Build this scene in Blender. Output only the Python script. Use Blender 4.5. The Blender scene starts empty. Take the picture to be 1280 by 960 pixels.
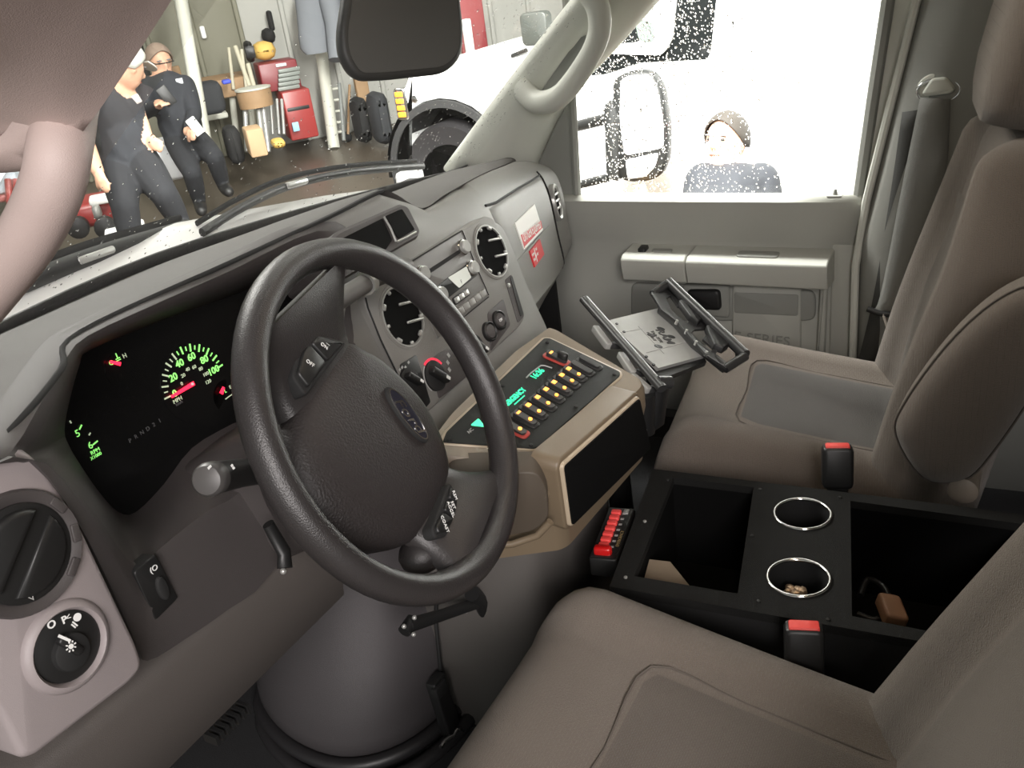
import bpy, bmesh, math, random
from mathutils import Vector, Matrix
random.seed(7)
R_ = math.radians
# ------------------------------------------------------------------ camera
F_PX = 1150.0
CAM = Vector((-1.04, -0.54, 1.10))
_dx = Vector((700, -640, F_PX)).normalized()
_dy = Vector((-2140, -233, F_PX)); _dy = (_dy - _dy.dot(_dx) * _dx).normalized()
_dz = _dx.cross(_dy)
def ray(px, py):
    c = Vector(((px - 640) / F_PX, (py - 480) / F_PX, 1.0))
    return Vector((_dx.dot(c), _dy.dot(c), _dz.dot(c)))
def at(px, py, axis, val):
    """point of the world plane axis = val that the photograph shows at a pixel"""
    d = ray(px, py); return CAM + d * ((val - CAM[axis]) / d[axis])
def atd(px, py, t): return CAM + ray(px, py) * t
scene = bpy.context.scene
col = scene.collection
cd = bpy.data.cameras.new('camera'); cam = bpy.data.objects.new('camera', cd); col.objects.link(cam)
cd.sensor_fit = 'HORIZONTAL'; cd.sensor_width = 36.0; cd.lens = F_PX / 1280 * 36.0; cd.clip_start = 0.02
_right = Vector((_dx.x, _dy.x, _dz.x)); _down = Vector((_dx.y, _dy.y, _dz.y)); _fwd = Vector((_dx.z, _dy.z, _dz.z))
m = Matrix((_right, -_down, -_fwd)).transposed().to_4x4(); m.translation = CAM
cam.matrix_world = m
scene.camera = cam
cd.dof.use_dof = False
# ------------------------------------------------------------------ light
vs = scene.view_settings
vs.view_transform = 'Standard'; vs.look = 'None'; vs.gamma = 1.0; vs.use_curve_mapping = False; vs.exposure = 0.30
w = bpy.data.worlds.new('garage_air'); scene.world = w; w.use_nodes = True
w.node_tree.nodes['Background'].inputs[0].default_value = (0.95, 1.0, 0.96, 1)
w.node_tree.nodes['Background'].inputs[1].default_value = 0.42
def area(name, loc, size, power, color=(1, 1, 1), target=None):
    l = bpy.data.lights.new(name, 'AREA'); l.shape = 'RECTANGLE'; l.size, l.size_y = size; l.energy = power; l.color = color
    o = bpy.data.objects.new(name, l); col.objects.link(o); o.location = loc
    d = (Vector(target) - Vector(loc)) if target else Vector((0, 0, -1))
    o.rotation_euler = d.to_track_quat('-Z', 'Y').to_euler(); return o
GROUND = -0.45
# garage ceiling tube light in front, plus added fill lights
area('fill_light_aisle', (1.7, 0.5, 3.0), (0.6, 4.0), 1300, (1.0, 1.0, 0.95), (3.7, 0.4, 2.15))  # added light, aimed to burn the truck side white
area('tube_light_front', (3.4, 5.2, 3.6), (3.0, 0.6), 35, (1.0, 0.98, 0.90))
area('fill_light_bay', (1.0, 3.4, 3.45), (1.6, 1.6), 215, (1.0, 0.99, 0.93))  # added light through the windshield onto pad and seat backs
area('fill_light_door', (-3.4, -2.4, 2.35), (2.2, 1.2), 185, (1.0, 0.94, 0.92), (0.0, 0.1, 0.6))  # added low fill from the driver side, aimed into the cab
# ------------------------------------------------------------------ materials
MATS = {}
def mat(name, c, rough=0.5, metal=0.0, bump=0.0, bscale=900.0, var=0.0, vscale=8.0, emit=None, estr=0.0, spec=0.5, coat=0.0, sheen=0.0):
    if name in MATS: return MATS[name]
    mt = bpy.data.materials.new(name); mt.use_nodes = True; nt = mt.node_tree; b = nt.nodes['Principled BSDF']
    b.inputs['Base Color'].default_value = (*c, 1); b.inputs['Roughness'].default_value = rough; b.inputs['Metallic'].default_value = metal
    b.inputs['Specular IOR Level'].default_value = spec
    if coat: b.inputs['Coat Weight'].default_value = coat
    if sheen: b.inputs['Sheen Weight'].default_value = sheen
    if emit: b.inputs['Emission Color'].default_value = (*emit, 1); b.inputs['Emission Strength'].default_value = estr
    if bump or var:
        tc = nt.nodes.new('ShaderNodeTexCoord')
    if bump:
        n = nt.nodes.new('ShaderNodeTexNoise'); n.inputs['Scale'].default_value = bscale; n.inputs['Detail'].default_value = 3
        nt.links.new(tc.outputs['Object'], n.inputs['Vector'])
        bp = nt.nodes.new('ShaderNodeBump'); bp.inputs['Strength'].default_value = bump; bp.inputs['Distance'].default_value = 0.002
        nt.links.new(n.outputs['Fac'], bp.inputs['Height']); nt.links.new(bp.outputs['Normal'], b.inputs['Normal'])
    if var:
        n2 = nt.nodes.new('ShaderNodeTexNoise'); n2.inputs['Scale'].default_value = vscale; n2.inputs['Detail'].default_value = 5
        nt.links.new(tc.outputs['Object'], n2.inputs['Vector'])
        mx = nt.nodes.new('ShaderNodeMix'); mx.data_type = 'RGBA'
        mx.inputs[6].default_value = (*[x * (1 - var) for x in c], 1); mx.inputs[7].default_value = (*[min(1, x * (1 + var)) for x in c], 1)
        nt.links.new(n2.outputs['Fac'], mx.inputs[0]); nt.links.new(mx.outputs[2], b.inputs['Base Color'])
    MATS[name] = mt; return mt
def glass_mat(name, refl=0.08, tint=(1, 1, 1), rough=0.0):
    mt = bpy.data.materials.new(name); mt.use_nodes = True; nt = mt.node_tree; nt.nodes.clear()
    out = nt.nodes.new('ShaderNodeOutputMaterial'); mx = nt.nodes.new('ShaderNodeMixShader')
    tr = nt.nodes.new('ShaderNodeBsdfTransparent'); tr.inputs[0].default_value = (*tint, 1)
    gl = nt.nodes.new('ShaderNodeBsdfGlossy'); gl.inputs['Roughness'].default_value = rough
    lw = nt.nodes.new('ShaderNodeLayerWeight'); lw.inputs[0].default_value = .5
    pw = nt.nodes.new('ShaderNodeMath'); pw.operation = 'POWER'; pw.inputs[1].default_value = 5.0
    ma = nt.nodes.new('ShaderNodeMath'); ma.operation = 'MULTIPLY_ADD'; ma.inputs[1].default_value = .55; ma.inputs[2].default_value = .025
    nt.links.new(lw.outputs['Facing'], pw.inputs[0]); nt.links.new(pw.outputs[0], ma.inputs[0]); nt.links.new(ma.outputs[0], mx.inputs[0])
    nt.links.new(tr.outputs[0], mx.inputs[1]); nt.links.new(gl.outputs[0], mx.inputs[2])
    nt.links.new(mx.outputs[0], out.inputs[0]); return mt
def fabric_mat(name, c, c2, scale=260.0):
    mt = bpy.data.materials.new(name); mt.use_nodes = True; nt = mt.node_tree; b = nt.nodes['Principled BSDF']
    b.inputs['Roughness'].default_value = 0.95; b.inputs['Specular IOR Level'].default_value = 0.15; b.inputs['Sheen Weight'].default_value = 0.25
    tc = nt.nodes.new('ShaderNodeTexCoord')
    n = nt.nodes.new('ShaderNodeTexNoise'); n.inputs['Scale'].default_value = 7; n.inputs['Detail'].default_value = 6
    wv = nt.nodes.new('ShaderNodeTexBrick'); wv.inputs['Scale'].default_value = scale * 0.25
    wv.inputs['Mortar Size'].default_value = 0.12; wv.inputs['Color1'].default_value = (1, 1, 1, 1); wv.inputs['Color2'].default_value = (.8, .8, .8, 1); wv.inputs['Mortar'].default_value = (0, 0, 0, 1)
    n3 = nt.nodes.new('ShaderNodeTexNoise'); n3.inputs['Scale'].default_value = 900
    mx = nt.nodes.new('ShaderNodeMix'); mx.data_type = 'RGBA'; mx.inputs[6].default_value = (*c, 1); mx.inputs[7].default_value = (*c2, 1)
    ad = nt.nodes.new('ShaderNodeMath'); ad.operation = 'ADD'
    bp = nt.nodes.new('ShaderNodeBump'); bp.inputs['Strength'].default_value = 0.7; bp.inputs['Distance'].default_value = 0.003
    for q in (n, wv, n3): nt.links.new(tc.outputs['Object'], q.inputs['Vector'])
    nt.links.new(n.outputs['Fac'], mx.inputs[0]); nt.links.new(mx.outputs[2], b.inputs['Base Color'])
    nt.links.new(wv.outputs['Color'], ad.inputs[0]); nt.links.new(n3.outputs['Fac'], ad.inputs[1])
    nt.links.new(ad.outputs[0], bp.inputs['Height']); nt.links.new(bp.outputs['Normal'], b.inputs['Normal'])
    return mt
PAD = mat('dash_pad_grey', (.088, .083, .078), .62, bump=.35, bscale=1400, var=.06)
DASH = mat('dash_grey', (.185, .18, .167), .5, bump=.3, bscale=1600, var=.05)
DARKB = mat('cluster_bezel_charcoal', (.056, .049, .048), .55, bump=.25, bscale=1600)
MAUVE = mat('side_panel_silver', (.28, .245, .245), .42, bump=.2, bscale=1800)
OLIVE = mat('bolster_taupe', (.082, .072, .066), .5, bump=.3, bscale=1500)
BLK = mat('black_plastic', (.012, .012, .012), .45)
BLKM = mat('black_matte', (.010, .010, .010), .8)
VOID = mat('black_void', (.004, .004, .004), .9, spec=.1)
LENS = mat('lens_black', (.006, .006, .006), .22, spec=.25)
CHROME = mat('chrome', (.75, .75, .74), .14, 1.0)
SILV = mat('silver_plastic', (.42, .42, .40), .32, .5)
LEATH = mat('wheel_black_grain', (.030, .027, .027), .36, bump=.28, bscale=750)
HUBM = mat('airbag_charcoal', (.026, .022, .022), .50, bump=.5, bscale=420)
TAN = mat('console_tan', (.165, .126, .083), .42, bump=.15, bscale=1500, var=.05)
PANELM = mat('switch_panel_black', (.010, .011, .010), .6, spec=.25, bump=.3, bscale=1800)
ORANGE = mat('orange_lamp', (.9, .35, .05), .4, emit=(1.0, .34, .05), estr=2.6)
GREENL = mat('green_lamp', (.02, .8, .4), .4, emit=(.03, .78, .36), estr=.85)
GAUGE = mat('gauge_green', (.3, .9, .2), .4, emit=(.34, 1.0, .22), estr=.6)
GAUGEW = mat('gauge_pale', (.5, .6, .4), .5, emit=(.5, .6, .42), estr=.35)
GAUGED = mat('gauge_dim', (.10, .10, .10), .5)
NEEDLE = mat('needle_red', (.9, .02, .03), .4, emit=(1.0, .015, .05), estr=2.4)
REDP = mat('red_plastic', (.62, .055, .05), .4, emit=(1, .08, .07), estr=.12)
REDB = mat('buckle_red', (.80, .07, .06), .4)
WHITEP = mat('white_print', (.8, .8, .78), .6)
GREYP = mat('grey_print', (.35, .35, .34), .6)
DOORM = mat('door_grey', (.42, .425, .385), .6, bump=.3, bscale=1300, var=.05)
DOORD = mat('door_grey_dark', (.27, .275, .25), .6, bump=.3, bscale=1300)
PILLAR = mat('pillar_grey', (.58, .59, .53), .55, bump=.2, bscale=1500)
PILLARL = mat('pillar_taupe', (.42, .335, .31), .55, bump=.2, bscale=1500)
RUBBER = mat('rubber_black', (.018, .017, .018), .45)
CARPET = mat('floor_mat_black', (.012, .012, .013), .95, bump=.6, bscale=500)
FAB = fabric_mat('seat_fabric_taupe', (.150, .125, .104), (.182, .153, .128))
FABI = fabric_mat('seat_insert_taupe', (.115, .096, .080), (.142, .120, .100), 420)
FABD = fabric_mat('seat_insert_dark', (.085, .080, .074), (.105, .10, .093), 420)
CARPB = mat('console_black_paint', (.011, .011, .0105), .75, spec=.2, bump=.6, bscale=900)
BELT = mat('belt_grey', (.20, .20, .185), .75, bump=.4, bscale=900)
BELT_SHADE = mat('belt_shaded', (.05, .05, .046), .75, bump=.4, bscale=900)  # belt grey darkened, shade of the rear webbing put into its colour
ALU = mat('plate_grey_metal', (.34, .34, .325), .5, .3, var=.12, vscale=30)
GLASS = glass_mat('window_glass')
WATER = mat('water', (1, 1, 1), .0)
_b = WATER.node_tree.nodes['Principled BSDF']; _b.inputs['Transmission Weight'].default_value = 1.0; _b.inputs['IOR'].default_value = 1.33
# ------------------------------------------------------------------ mesh helpers
def V(*a): return Vector(a)
class Fr:
    """local frame: origin, x right, y up, z out of the face"""
    def __init__(s, o, x, y):
        s.o = Vector(o); s.x = Vector(x).normalized(); y = Vector(y); s.y = (y - y.dot(s.x) * s.x).normalized(); s.z = s.x.cross(s.y)
    def p(s, a, b, c=0.0): return s.o + s.x * a + s.y * b + s.z * c
    def uv(s, px, py, h=0.0):
        d = ray(px, py); o = s.o + s.z * h; t = (o - CAM).dot(s.z) / d.dot(s.z); q = CAM + d * t - s.o
        return (q.dot(s.x), q.dot(s.y))
    def uvs(s, pts, h=0.0): return [s.uv(a, b, h) for a, b in pts]
    def sub(s, u, v, h=0.0, ang=0.0):
        c, n = math.cos(ang), math.sin(ang)
        return Fr(s.p(u, v, h), s.x * c + s.y * n, s.y * c - s.x * n)
def rr(cx, cy, w_, h_, r, seg=4):
    out = []
    for (sx, sy, a0) in ((1, 1, 0), (-1, 1, 90), (-1, -1, 180), (1, -1, 270)):
        for k in range(seg + 1):
            a = R_(a0 + 90 * k / seg); out.append((cx + sx * (w_ / 2 - r) + r * math.cos(a), cy + sy * (h_ / 2 - r) + r * math.sin(a)))
    return out
def ell(cx, cy, a, b, n=32): return [(cx + a * math.cos(2 * math.pi * k / n), cy + b * math.sin(2 * math.pi * k / n)) for k in range(n)]
def area2(p): return sum(p[i - 1][0] * p[i][1] - p[i][0] * p[i - 1][1] for i in range(len(p))) / 2
def ccw(p): return list(p) if area2(p) > 0 else list(p)[::-1]
def roundp(pts, r, seg=4):
    pts = ccw(pts); n = len(pts); out = []
    rs = r if isinstance(r, (list, tuple)) else [r] * n
    for i in range(n):
        a, b, c = Vector(pts[i - 1]), Vector(pts[i]), Vector(pts[(i + 1) % n]); u, v = (a - b), (c - b)
        d = min(rs[i], u.length * .45, v.length * .45); p, q = b + u.normalized() * d, b + v.normalized() * d
        for k in range(seg + 1):
            t = k / seg; out.append(tuple(p * (1 - t) ** 2 + b * 2 * t * (1 - t) + q * t * t))
    return out
def offs(p, d):
    n = len(p); out = []
    for i in range(n):
        a, b, c = Vector(p[i - 1]), Vector(p[i]), Vector(p[(i + 1) % n])
        e1, e2 = (b - a), (c - b)
        if e1.length < 1e-9: e1 = e2
        if e2.length < 1e-9: e2 = e1
        e1.normalize(); e2.normalize(); n1, n2 = Vector((-e1.y, e1.x)), Vector((-e2.y, e2.x)); s = n1 + n2
        if s.length < 1e-6: s = n1
        s = s / max(s.dot(n1), .35); out.append((b.x + s.x * d, b.y + s.y * d))
    return out
def crom(P, n, closed=False):
    """Catmull-Rom through points, n samples per span"""
    P = [Vector(p) for p in P]; N = len(P); out = []
    rng = range(N) if closed else range(N - 1)
    for i in rng:
        p1, p2 = P[i], P[(i + 1) % N]
        p0 = P[i - 1] if (closed or i > 0) else p1 * 2 - p2
        p3 = P[(i + 2) % N] if (closed or i < N - 2) else p2 * 2 - p1
        for k in range(n):
            t = k / n
            out.append(.5 * ((2 * p1) + (p2 - p0) * t + (2 * p0 - 5 * p1 + 4 * p2 - p3) * t * t + (3 * p1 - p0 - 3 * p2 + p3) * t ** 3))
    if not closed: out.append(P[-1].copy())
    return out
ORG = {}
class MB:
    def __init__(s): s.v = []; s.f = []
    def add(s, vs_, fs):
        k = len(s.v); s.v += [Vector(a) for a in vs_]; s.f += [tuple(i + k for i in f) for f in fs]; return s
    def box(s, fr, c, sz, b=0.0):
        x, y, z = c; a, d, h = sz[0] / 2, sz[1] / 2, sz[2] / 2
        if b: return s.prism(fr, rr(x, y, sz[0], sz[1], min(b * 1.5, a * .9, d * .9), 2), z - h, z + h, b)
        vs_ = [fr.p(x + i * a, y + j * d, z + k * h) for k in (-1, 1) for j in (-1, 1) for i in (-1, 1)]
        return s.add(vs_, [(0, 2, 3, 1), (4, 5, 7, 6), (0, 1, 5, 4), (2, 6, 7, 3), (0, 4, 6, 2), (1, 3, 7, 5)])
    def loft(s, rings, closed=True, caps=(True, True), ringclosed=False):
        n = len(rings[0]); k = len(s.v)
        for r in rings: s.v += [Vector(p) for p in r]
        M = len(rings)
        for i in range(M if ringclosed else M - 1):
            i2 = (i + 1) % M
            for j in range(n if closed else n - 1):
                j2 = (j + 1) % n
                s.f.append((k + i * n + j, k + i * n + j2, k + i2 * n + j2, k + i2 * n + j))
        if closed and not ringclosed:
            if caps[0]: s.f.append(tuple(k + j for j in reversed(range(n))))
            if caps[1]: s.f.append(tuple(k + (M - 1) * n + j for j in range(n)))
        return s
    def prism(s, fr, poly, z0, z1, b=0.0):
        poly = ccw(poly); rg = [[fr.p(x, y, z0) for x, y in poly]]
        if b:
            rg.append([fr.p(x, y, z1 - b) for x, y in poly]); q = offs(poly, b * .35); rg.append([fr.p(x, y, z1 - b * .3) for x, y in q])
            q = offs(poly, b); rg.append([fr.p(x, y, z1) for x, y in q])
        else: rg.append([fr.p(x, y, z1) for x, y in poly])
        return s.loft(rg)
    def ring(s, fr, outer, inner, z0, z1):
        """flat frame between two outlines of equal count"""
        o, i = outer, inner
        return s.loft([[fr.p(*p, z0) for p in o], [fr.p(*p, z1) for p in o], [fr.p(*p, z1) for p in i], [fr.p(*p, z0) for p in i]], caps=(False, False), ringclosed=True)
    def lathe(s, fr, u, v, prof, n=28, sx=1.0, sy=1.0, caps=True):
        rg = [[fr.p(u + sx * r * math.cos(2 * math.pi * k / n), v + sy * r * math.sin(2 * math.pi * k / n), z) for k in range(n)] for r, z in prof]
        return s.loft(rg, caps=(caps, caps))
    def tube(s, pts, r, n=10, flat=1.0, up=None, caps=True):
        pts = [Vector(p) for p in pts]; N = len(pts); rs = r if isinstance(r, (list, tuple)) else [r] * N
        T = []
        for i in range(N):
            d = pts[min(i + 1, N - 1)] - pts[max(i - 1, 0)]; T.append(d.normalized())
        ref = Vector(up) if up else (Vector((0, 0, 1)) if abs(T[0].z) < .9 else Vector((1, 0, 0)))
        a = (ref - ref.dot(T[0]) * T[0]).normalized(); rg = []
        for i in range(N):
            a = (a - a.dot(T[i]) * T[i]).normalized(); b = T[i].cross(a)
            rg.append([pts[i] + (a * math.cos(2 * math.pi * k / n) * flat + b * math.sin(2 * math.pi * k / n)) * rs[i] for k in range(n)])
        return s.loft(rg, caps=(caps, caps))
    def ctube(s, pts, r, n=10, m=10):
        """closed tube"""
        pts = [Vector(p) for p in pts]; N = len(pts); c = sum(pts, Vector()) / N; rg = []
        for i in range(N):
            t = (pts[(i + 1) % N] - pts[i - 1]).normalized(); a = pts[i] - c; a = (a - a.dot(t) * t).normalized(); b = t.cross(a)
            rg.append([pts[i] + (a * math.cos(2 * math.pi * k / n) + b * math.sin(2 * math.pi * k / n)) * r for k in range(n)])
        return s.loft(rg, ringclosed=True)
    def grid(s, G):
        n = len(G[0]); k = len(s.v)
        for r in G: s.v += [Vector(p) for p in r]
        for i in range(len(G) - 1):
            for j in range(n - 1): s.f.append((k + i * n + j, k + i * n + j + 1, k + (i + 1) * n + j + 1, k + (i + 1) * n + j))
        return s
    def ellipsoid(s, c, r, nu=16, nv=10, rot=None):
        c = Vector(c); rg = []
        for i in range(nv + 1):
            a = math.pi * (i + .02 if i == 0 else i - .02 if i == nv else i) / nv
            ring = []
            for k in range(nu):
                b = 2 * math.pi * k / nu; p = Vector((r[0] * math.sin(a) * math.cos(b), r[1] * math.sin(a) * math.sin(b), -r[2] * math.cos(a)))
                ring.append(c + (rot @ p if rot else p))
            rg.append(ring)
        return s.loft(rg)
    def mesh(s, name, org, m_, smooth=None):
        me = bpy.data.meshes.new(name); me.from_pydata([v - org for v in s.v], [], s.f); me.validate()
        bm = bmesh.new(); bm.from_mesh(me); bmesh.ops.remove_doubles(bm, verts=bm.verts, dist=1e-6); bmesh.ops.recalc_face_normals(bm, faces=bm.faces); 
        if smooth:
            for f in bm.faces: f.smooth = True
            for e in bm.edges:
                if len(e.link_faces) == 2 and e.calc_face_angle(0) > R_(smooth): e.smooth = False
        bm.to_mesh(me); bm.free()
        for q in (m_ if isinstance(m_, (list, tuple)) else [m_]): me.materials.append(q)
        return me
    def build(s, name, m_, parent=None, smooth=40, label=None, cat=None, group=None, kind=None, thick=0.0, subd=0, bev=0.0, thick_off=-1):
        if parent is not None: org = ORG[parent.name]
        else:
            xs = [v.x for v in s.v]; ys = [v.y for v in s.v]; zs = [v.z for v in s.v]; org = Vector(((min(xs) + max(xs)) / 2, (min(ys) + max(ys)) / 2, min(zs)))
        o = bpy.data.objects.new(name, s.mesh(name, org, m_, smooth)); col.objects.link(o)
        if parent is not None: o.parent = parent
        else: o.location = org
        ORG[o.name] = org
        if thick: q = o.modifiers.new('thickness', 'SOLIDIFY'); q.thickness = thick; q.offset = thick_off
        if bev: q = o.modifiers.new('bevel', 'BEVEL'); q.width = bev; q.segments = 2; q.limit_method = 'ANGLE'; q.angle_limit = R_(40)
        if subd: q = o.modifiers.new('smooth', 'SUBSURF'); q.levels = q.render_levels = subd
        tag(o, label, cat, group, kind); return o
def tag(o, label=None, cat=None, group=None, kind=None):
    if label: o['label'] = label
    if cat: o['category'] = cat
    if group: o['group'] = group
    if kind: o['kind'] = kind
    return o
def thing(name, loc, label, cat, group=None, kind=None):
    o = bpy.data.objects.new(name, None); col.objects.link(o); o.location = loc; o.empty_display_size = .05
    ORG[o.name] = Vector(loc); return tag(o, label, cat, group, kind)
def copy_at(src, parent, delta):
    """another piece that shares the mesh of src, moved by a world offset"""
    c = src.copy(); col.objects.link(c); c.parent = parent; c.location = Vector(src.location) + Vector(delta); ORG[c.name] = ORG[src.name] + Vector(delta)
    return c
def text(body, fr, u, v, size, m_, parent, name='lettering', ang=0.0, h=.0006, depth=.0003, shear=0.0, align='CENTER', sx=1.0, bold=0.0):
    cu = bpy.data.curves.new('txt', 'FONT'); cu.body = body; cu.size = size; cu.extrude = depth; cu.shear = shear; cu.align_x = align; cu.align_y = 'CENTER'; cu.resolution_u = 3; cu.offset = bold
    to = bpy.data.objects.new('txt', cu); col.objects.link(to); dg = bpy.context.evaluated_depsgraph_get()
    me = bpy.data.meshes.new_from_object(to.evaluated_get(dg)); bpy.data.objects.remove(to); bpy.data.curves.remove(cu)
    f2 = fr.sub(u, v, h, ang); org = ORG[parent.name]
    for q in me.vertices: q.co = f2.p(q.co.x * sx, q.co.y, q.co.z) - org
    me.materials.clear(); me.materials.append(m_); me.name = name
    o = bpy.data.objects.new(name, me); col.objects.link(o); o.parent = parent; ORG[o.name] = org; return o
# ------------------------------------------------------------------ the cab shell
WX = Fr((0, 0, 0), (1, 0, 0), (0, 1, 0))
MB().box(WX, (0, -.13, -.02), (1.64, 1.9, .04)).build('floor', CARPET, kind='structure', label='black rubber cab floor')
HEAD = mat('headliner_grey', (.42, .41, .38), .9)
roof = MB()
rg = []
for x in (-.80, -.6, -.2, .2, .6, .80):
    z = 1.36 - .10 * (abs(x) / .8) ** 3
    rg.append([V(x, -1.15, z), V(x, -.25, z), V(x, .0 if abs(x) < .5 else -.12, z - .02), V(x, .02 if abs(x) < .5 else -.12, z + .02), V(x, -.25, z + .05), V(x, -1.15, z + .05)])
roof.loft(rg).build('ceiling', HEAD, kind='structure')
WALLG = mat('wall_trim_grey', (.23, .23, .21), .7, bump=.2)
MB().box(WX, (0, -1.16, .65), (1.64, .04, 1.4)).build('wall_rear', WALLG, kind='structure')
MB().box(WX, (0, .80, .30), (1.64, .04, .66)).build('wall_front', BLKM, kind='structure')
# right B pillar trim behind the door, with the raised door seal
bp = MB()
ys = [-.262, -.285, -.33, -.45, -.62, -1.14]; xs = [.835, .80, .785, .79, .80, .80]
def lean(z): return -.20 * max(0, z - .5)
bp.grid([[V(x, y + lean(z), z) for z in (0, .25, .5, .7, .95, 1.3)] for x, y in zip(xs, ys)])
bp.build('wall_right', WALLG, kind='structure', smooth=60, thick=.03, thick_off=1)
MB().tube([V(.80, -.240 + lean(z), z) for z in (.0, .15, .3, .45, .58, .7, .85, 1.0, 1.2)], .008, 8).build('trim_1', PILLAR, kind='structure')
# ------------------------------------------------------------------ passenger door
door = thing('door_1', (.84, .1, 0), 'grey passenger door with ribbed armrest and lettering', None, kind='structure')
DX = .80
dm = MB()
ysill = [(.50, .583), (.37, .585), (.1, .584), (-.1, .584), (-.245, .585)]
rows = []
for (y, zs_) in ysill:
    rows.append([V(DX + .05, y, zs_ + .0), V(DX + .012, y, zs_ + .004), V(DX, y, zs_ - .006), V(DX + .004, y, zs_ - .03), V(DX + .022, y, .49), V(DX + .03, y, .47), V(DX + .03, y + .0, .25), V(DX + .03, y + .0, .02)])
dm.grid(rows).build('door_panel', DOORM, door, smooth=50, thick=.02)
FD = Fr((DX + .03, 0, 0), (0, -1, 0), (0, 0, 1))          # u = -Y, v = Z, w = towards the cab
def dpoly(pts, h=0.0): return FD.uvs(pts, h)
# armrest with its top ledge, cut at a joint
def ledge(y0, y1, name, m_=DOORM):
    b = MB(); rg = []
    for y in (y0, y1):
        rg.append([V(DX + .03, y, .475), V(DX - .035, y, .470), V(DX - .048, y, .462), V(DX - .050, y, .445), V(DX - .042, y, .412), V(DX - .01, y, .406), V(DX + .03, y, .406)])
    return b.loft(rg).build(name, m_, door, smooth=35, bev=.003)
ledge(.245, .098, 'armrest_front'); ledge(.0965, -.195, 'armrest')
FA = Fr((DX - .012, 0, .4733), (0, -1, 0), (1, 0, .09))
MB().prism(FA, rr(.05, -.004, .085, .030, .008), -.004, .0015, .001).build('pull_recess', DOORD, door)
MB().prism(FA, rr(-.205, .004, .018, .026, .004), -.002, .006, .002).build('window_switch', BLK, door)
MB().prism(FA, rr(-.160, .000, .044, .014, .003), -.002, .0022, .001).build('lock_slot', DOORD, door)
# inside handle cup, map pocket, lower panel
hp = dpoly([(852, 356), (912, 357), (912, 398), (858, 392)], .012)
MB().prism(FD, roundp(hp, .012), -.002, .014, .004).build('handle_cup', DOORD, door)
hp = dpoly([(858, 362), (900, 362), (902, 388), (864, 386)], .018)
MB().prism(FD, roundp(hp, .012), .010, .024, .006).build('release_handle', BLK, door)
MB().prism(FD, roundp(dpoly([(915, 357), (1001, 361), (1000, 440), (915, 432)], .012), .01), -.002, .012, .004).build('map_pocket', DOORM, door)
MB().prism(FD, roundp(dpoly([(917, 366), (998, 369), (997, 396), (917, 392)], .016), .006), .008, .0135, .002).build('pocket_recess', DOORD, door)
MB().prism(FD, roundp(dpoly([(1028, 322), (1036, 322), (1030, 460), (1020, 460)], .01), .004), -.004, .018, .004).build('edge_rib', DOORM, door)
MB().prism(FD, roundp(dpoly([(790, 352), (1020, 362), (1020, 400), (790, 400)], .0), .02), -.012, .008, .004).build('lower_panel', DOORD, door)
MB().prism(FD, roundp(dpoly([(1042, 262), (1074, 258), (1060, 500), (1035, 500)], .0), .01), -.006, .006, .004).build('rear_edge', DOORM, door)
u, v = FD.uv(952, 424, .014)
text('E-SERIES', FD, u, v, .030, DOORD, door, 'embossed_lettering', h=.0135, depth=.0012, sx=1.15, ang=R_(-2))
# lock post on the sill
q = at(1037, 252, 2, .590)
MB().prism(Fr((DX + .02, q.y, .586), (0, -1, 0), (1, 0, 0)), rr(0, 0, .03, .024, .004), -.004, .003, .001).lathe(Fr((DX + .02, q.y, .586), (0, -1, 0), (1, 0, 0)), 0, 0, [(.005, 0), (.004, .012), (.002, .014)], 10).build('lock_post', DOORD, door)
# window frame: front division bar + sail panel, rear and top channel
def yz(px, py, x=.83): p = at(px, py, 0, x); return p
bar = MB(); bar.tube([at(722, 250, 0, .82), at(717, 150, 0, .82), at(712, 60, 0, .80), at(705, -60, 0, .76)], .009, 8)
bar.build('window_bar', DOORD, door)
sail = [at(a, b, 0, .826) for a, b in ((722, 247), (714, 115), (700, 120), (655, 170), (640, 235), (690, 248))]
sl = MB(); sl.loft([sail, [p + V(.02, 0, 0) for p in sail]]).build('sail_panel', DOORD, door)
rc = MB(); rc.tube([at(1073, 250, 0, .83), at(1090, 130, 0, .82), at(1110, 0, 0, .80), at(1125, -120, 0, .78)], .012, 8, flat=1.6).build('window_channel', DOORD, door)
wf = [at(a, b, 0, .822) for a, b in ((1078, 252), (1094, 130), (1113, 0), (1130, -120), (1175, -120), (1150, 0), (1112, 160), (1090, 252))]
MB().loft([wf, [p + V(.03, 0, 0) for p in wf]]).build('window_frame', PILLAR, door)
MB().box(WX, (.835, .65, .31), (.03, .40, .62)).build('wall_kick', BLKM, kind='structure')
MB().box(WX, (.84, .15, -.01), (.10, 1.4, .14)).build('trim_6', BLKM, kind='structure')
# side glass
gl = [at(715, 250, 0, .845), at(1080, 250, 0, .845), at(1125, -120, 0, .79), at(690, -120, 0, .79)]
win2 = MB().grid([[gl[0], gl[1]], [gl[3], gl[2]]]).build('window_2', GLASS, kind='structure', label='passenger side window glass covered with raindrops')
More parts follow.
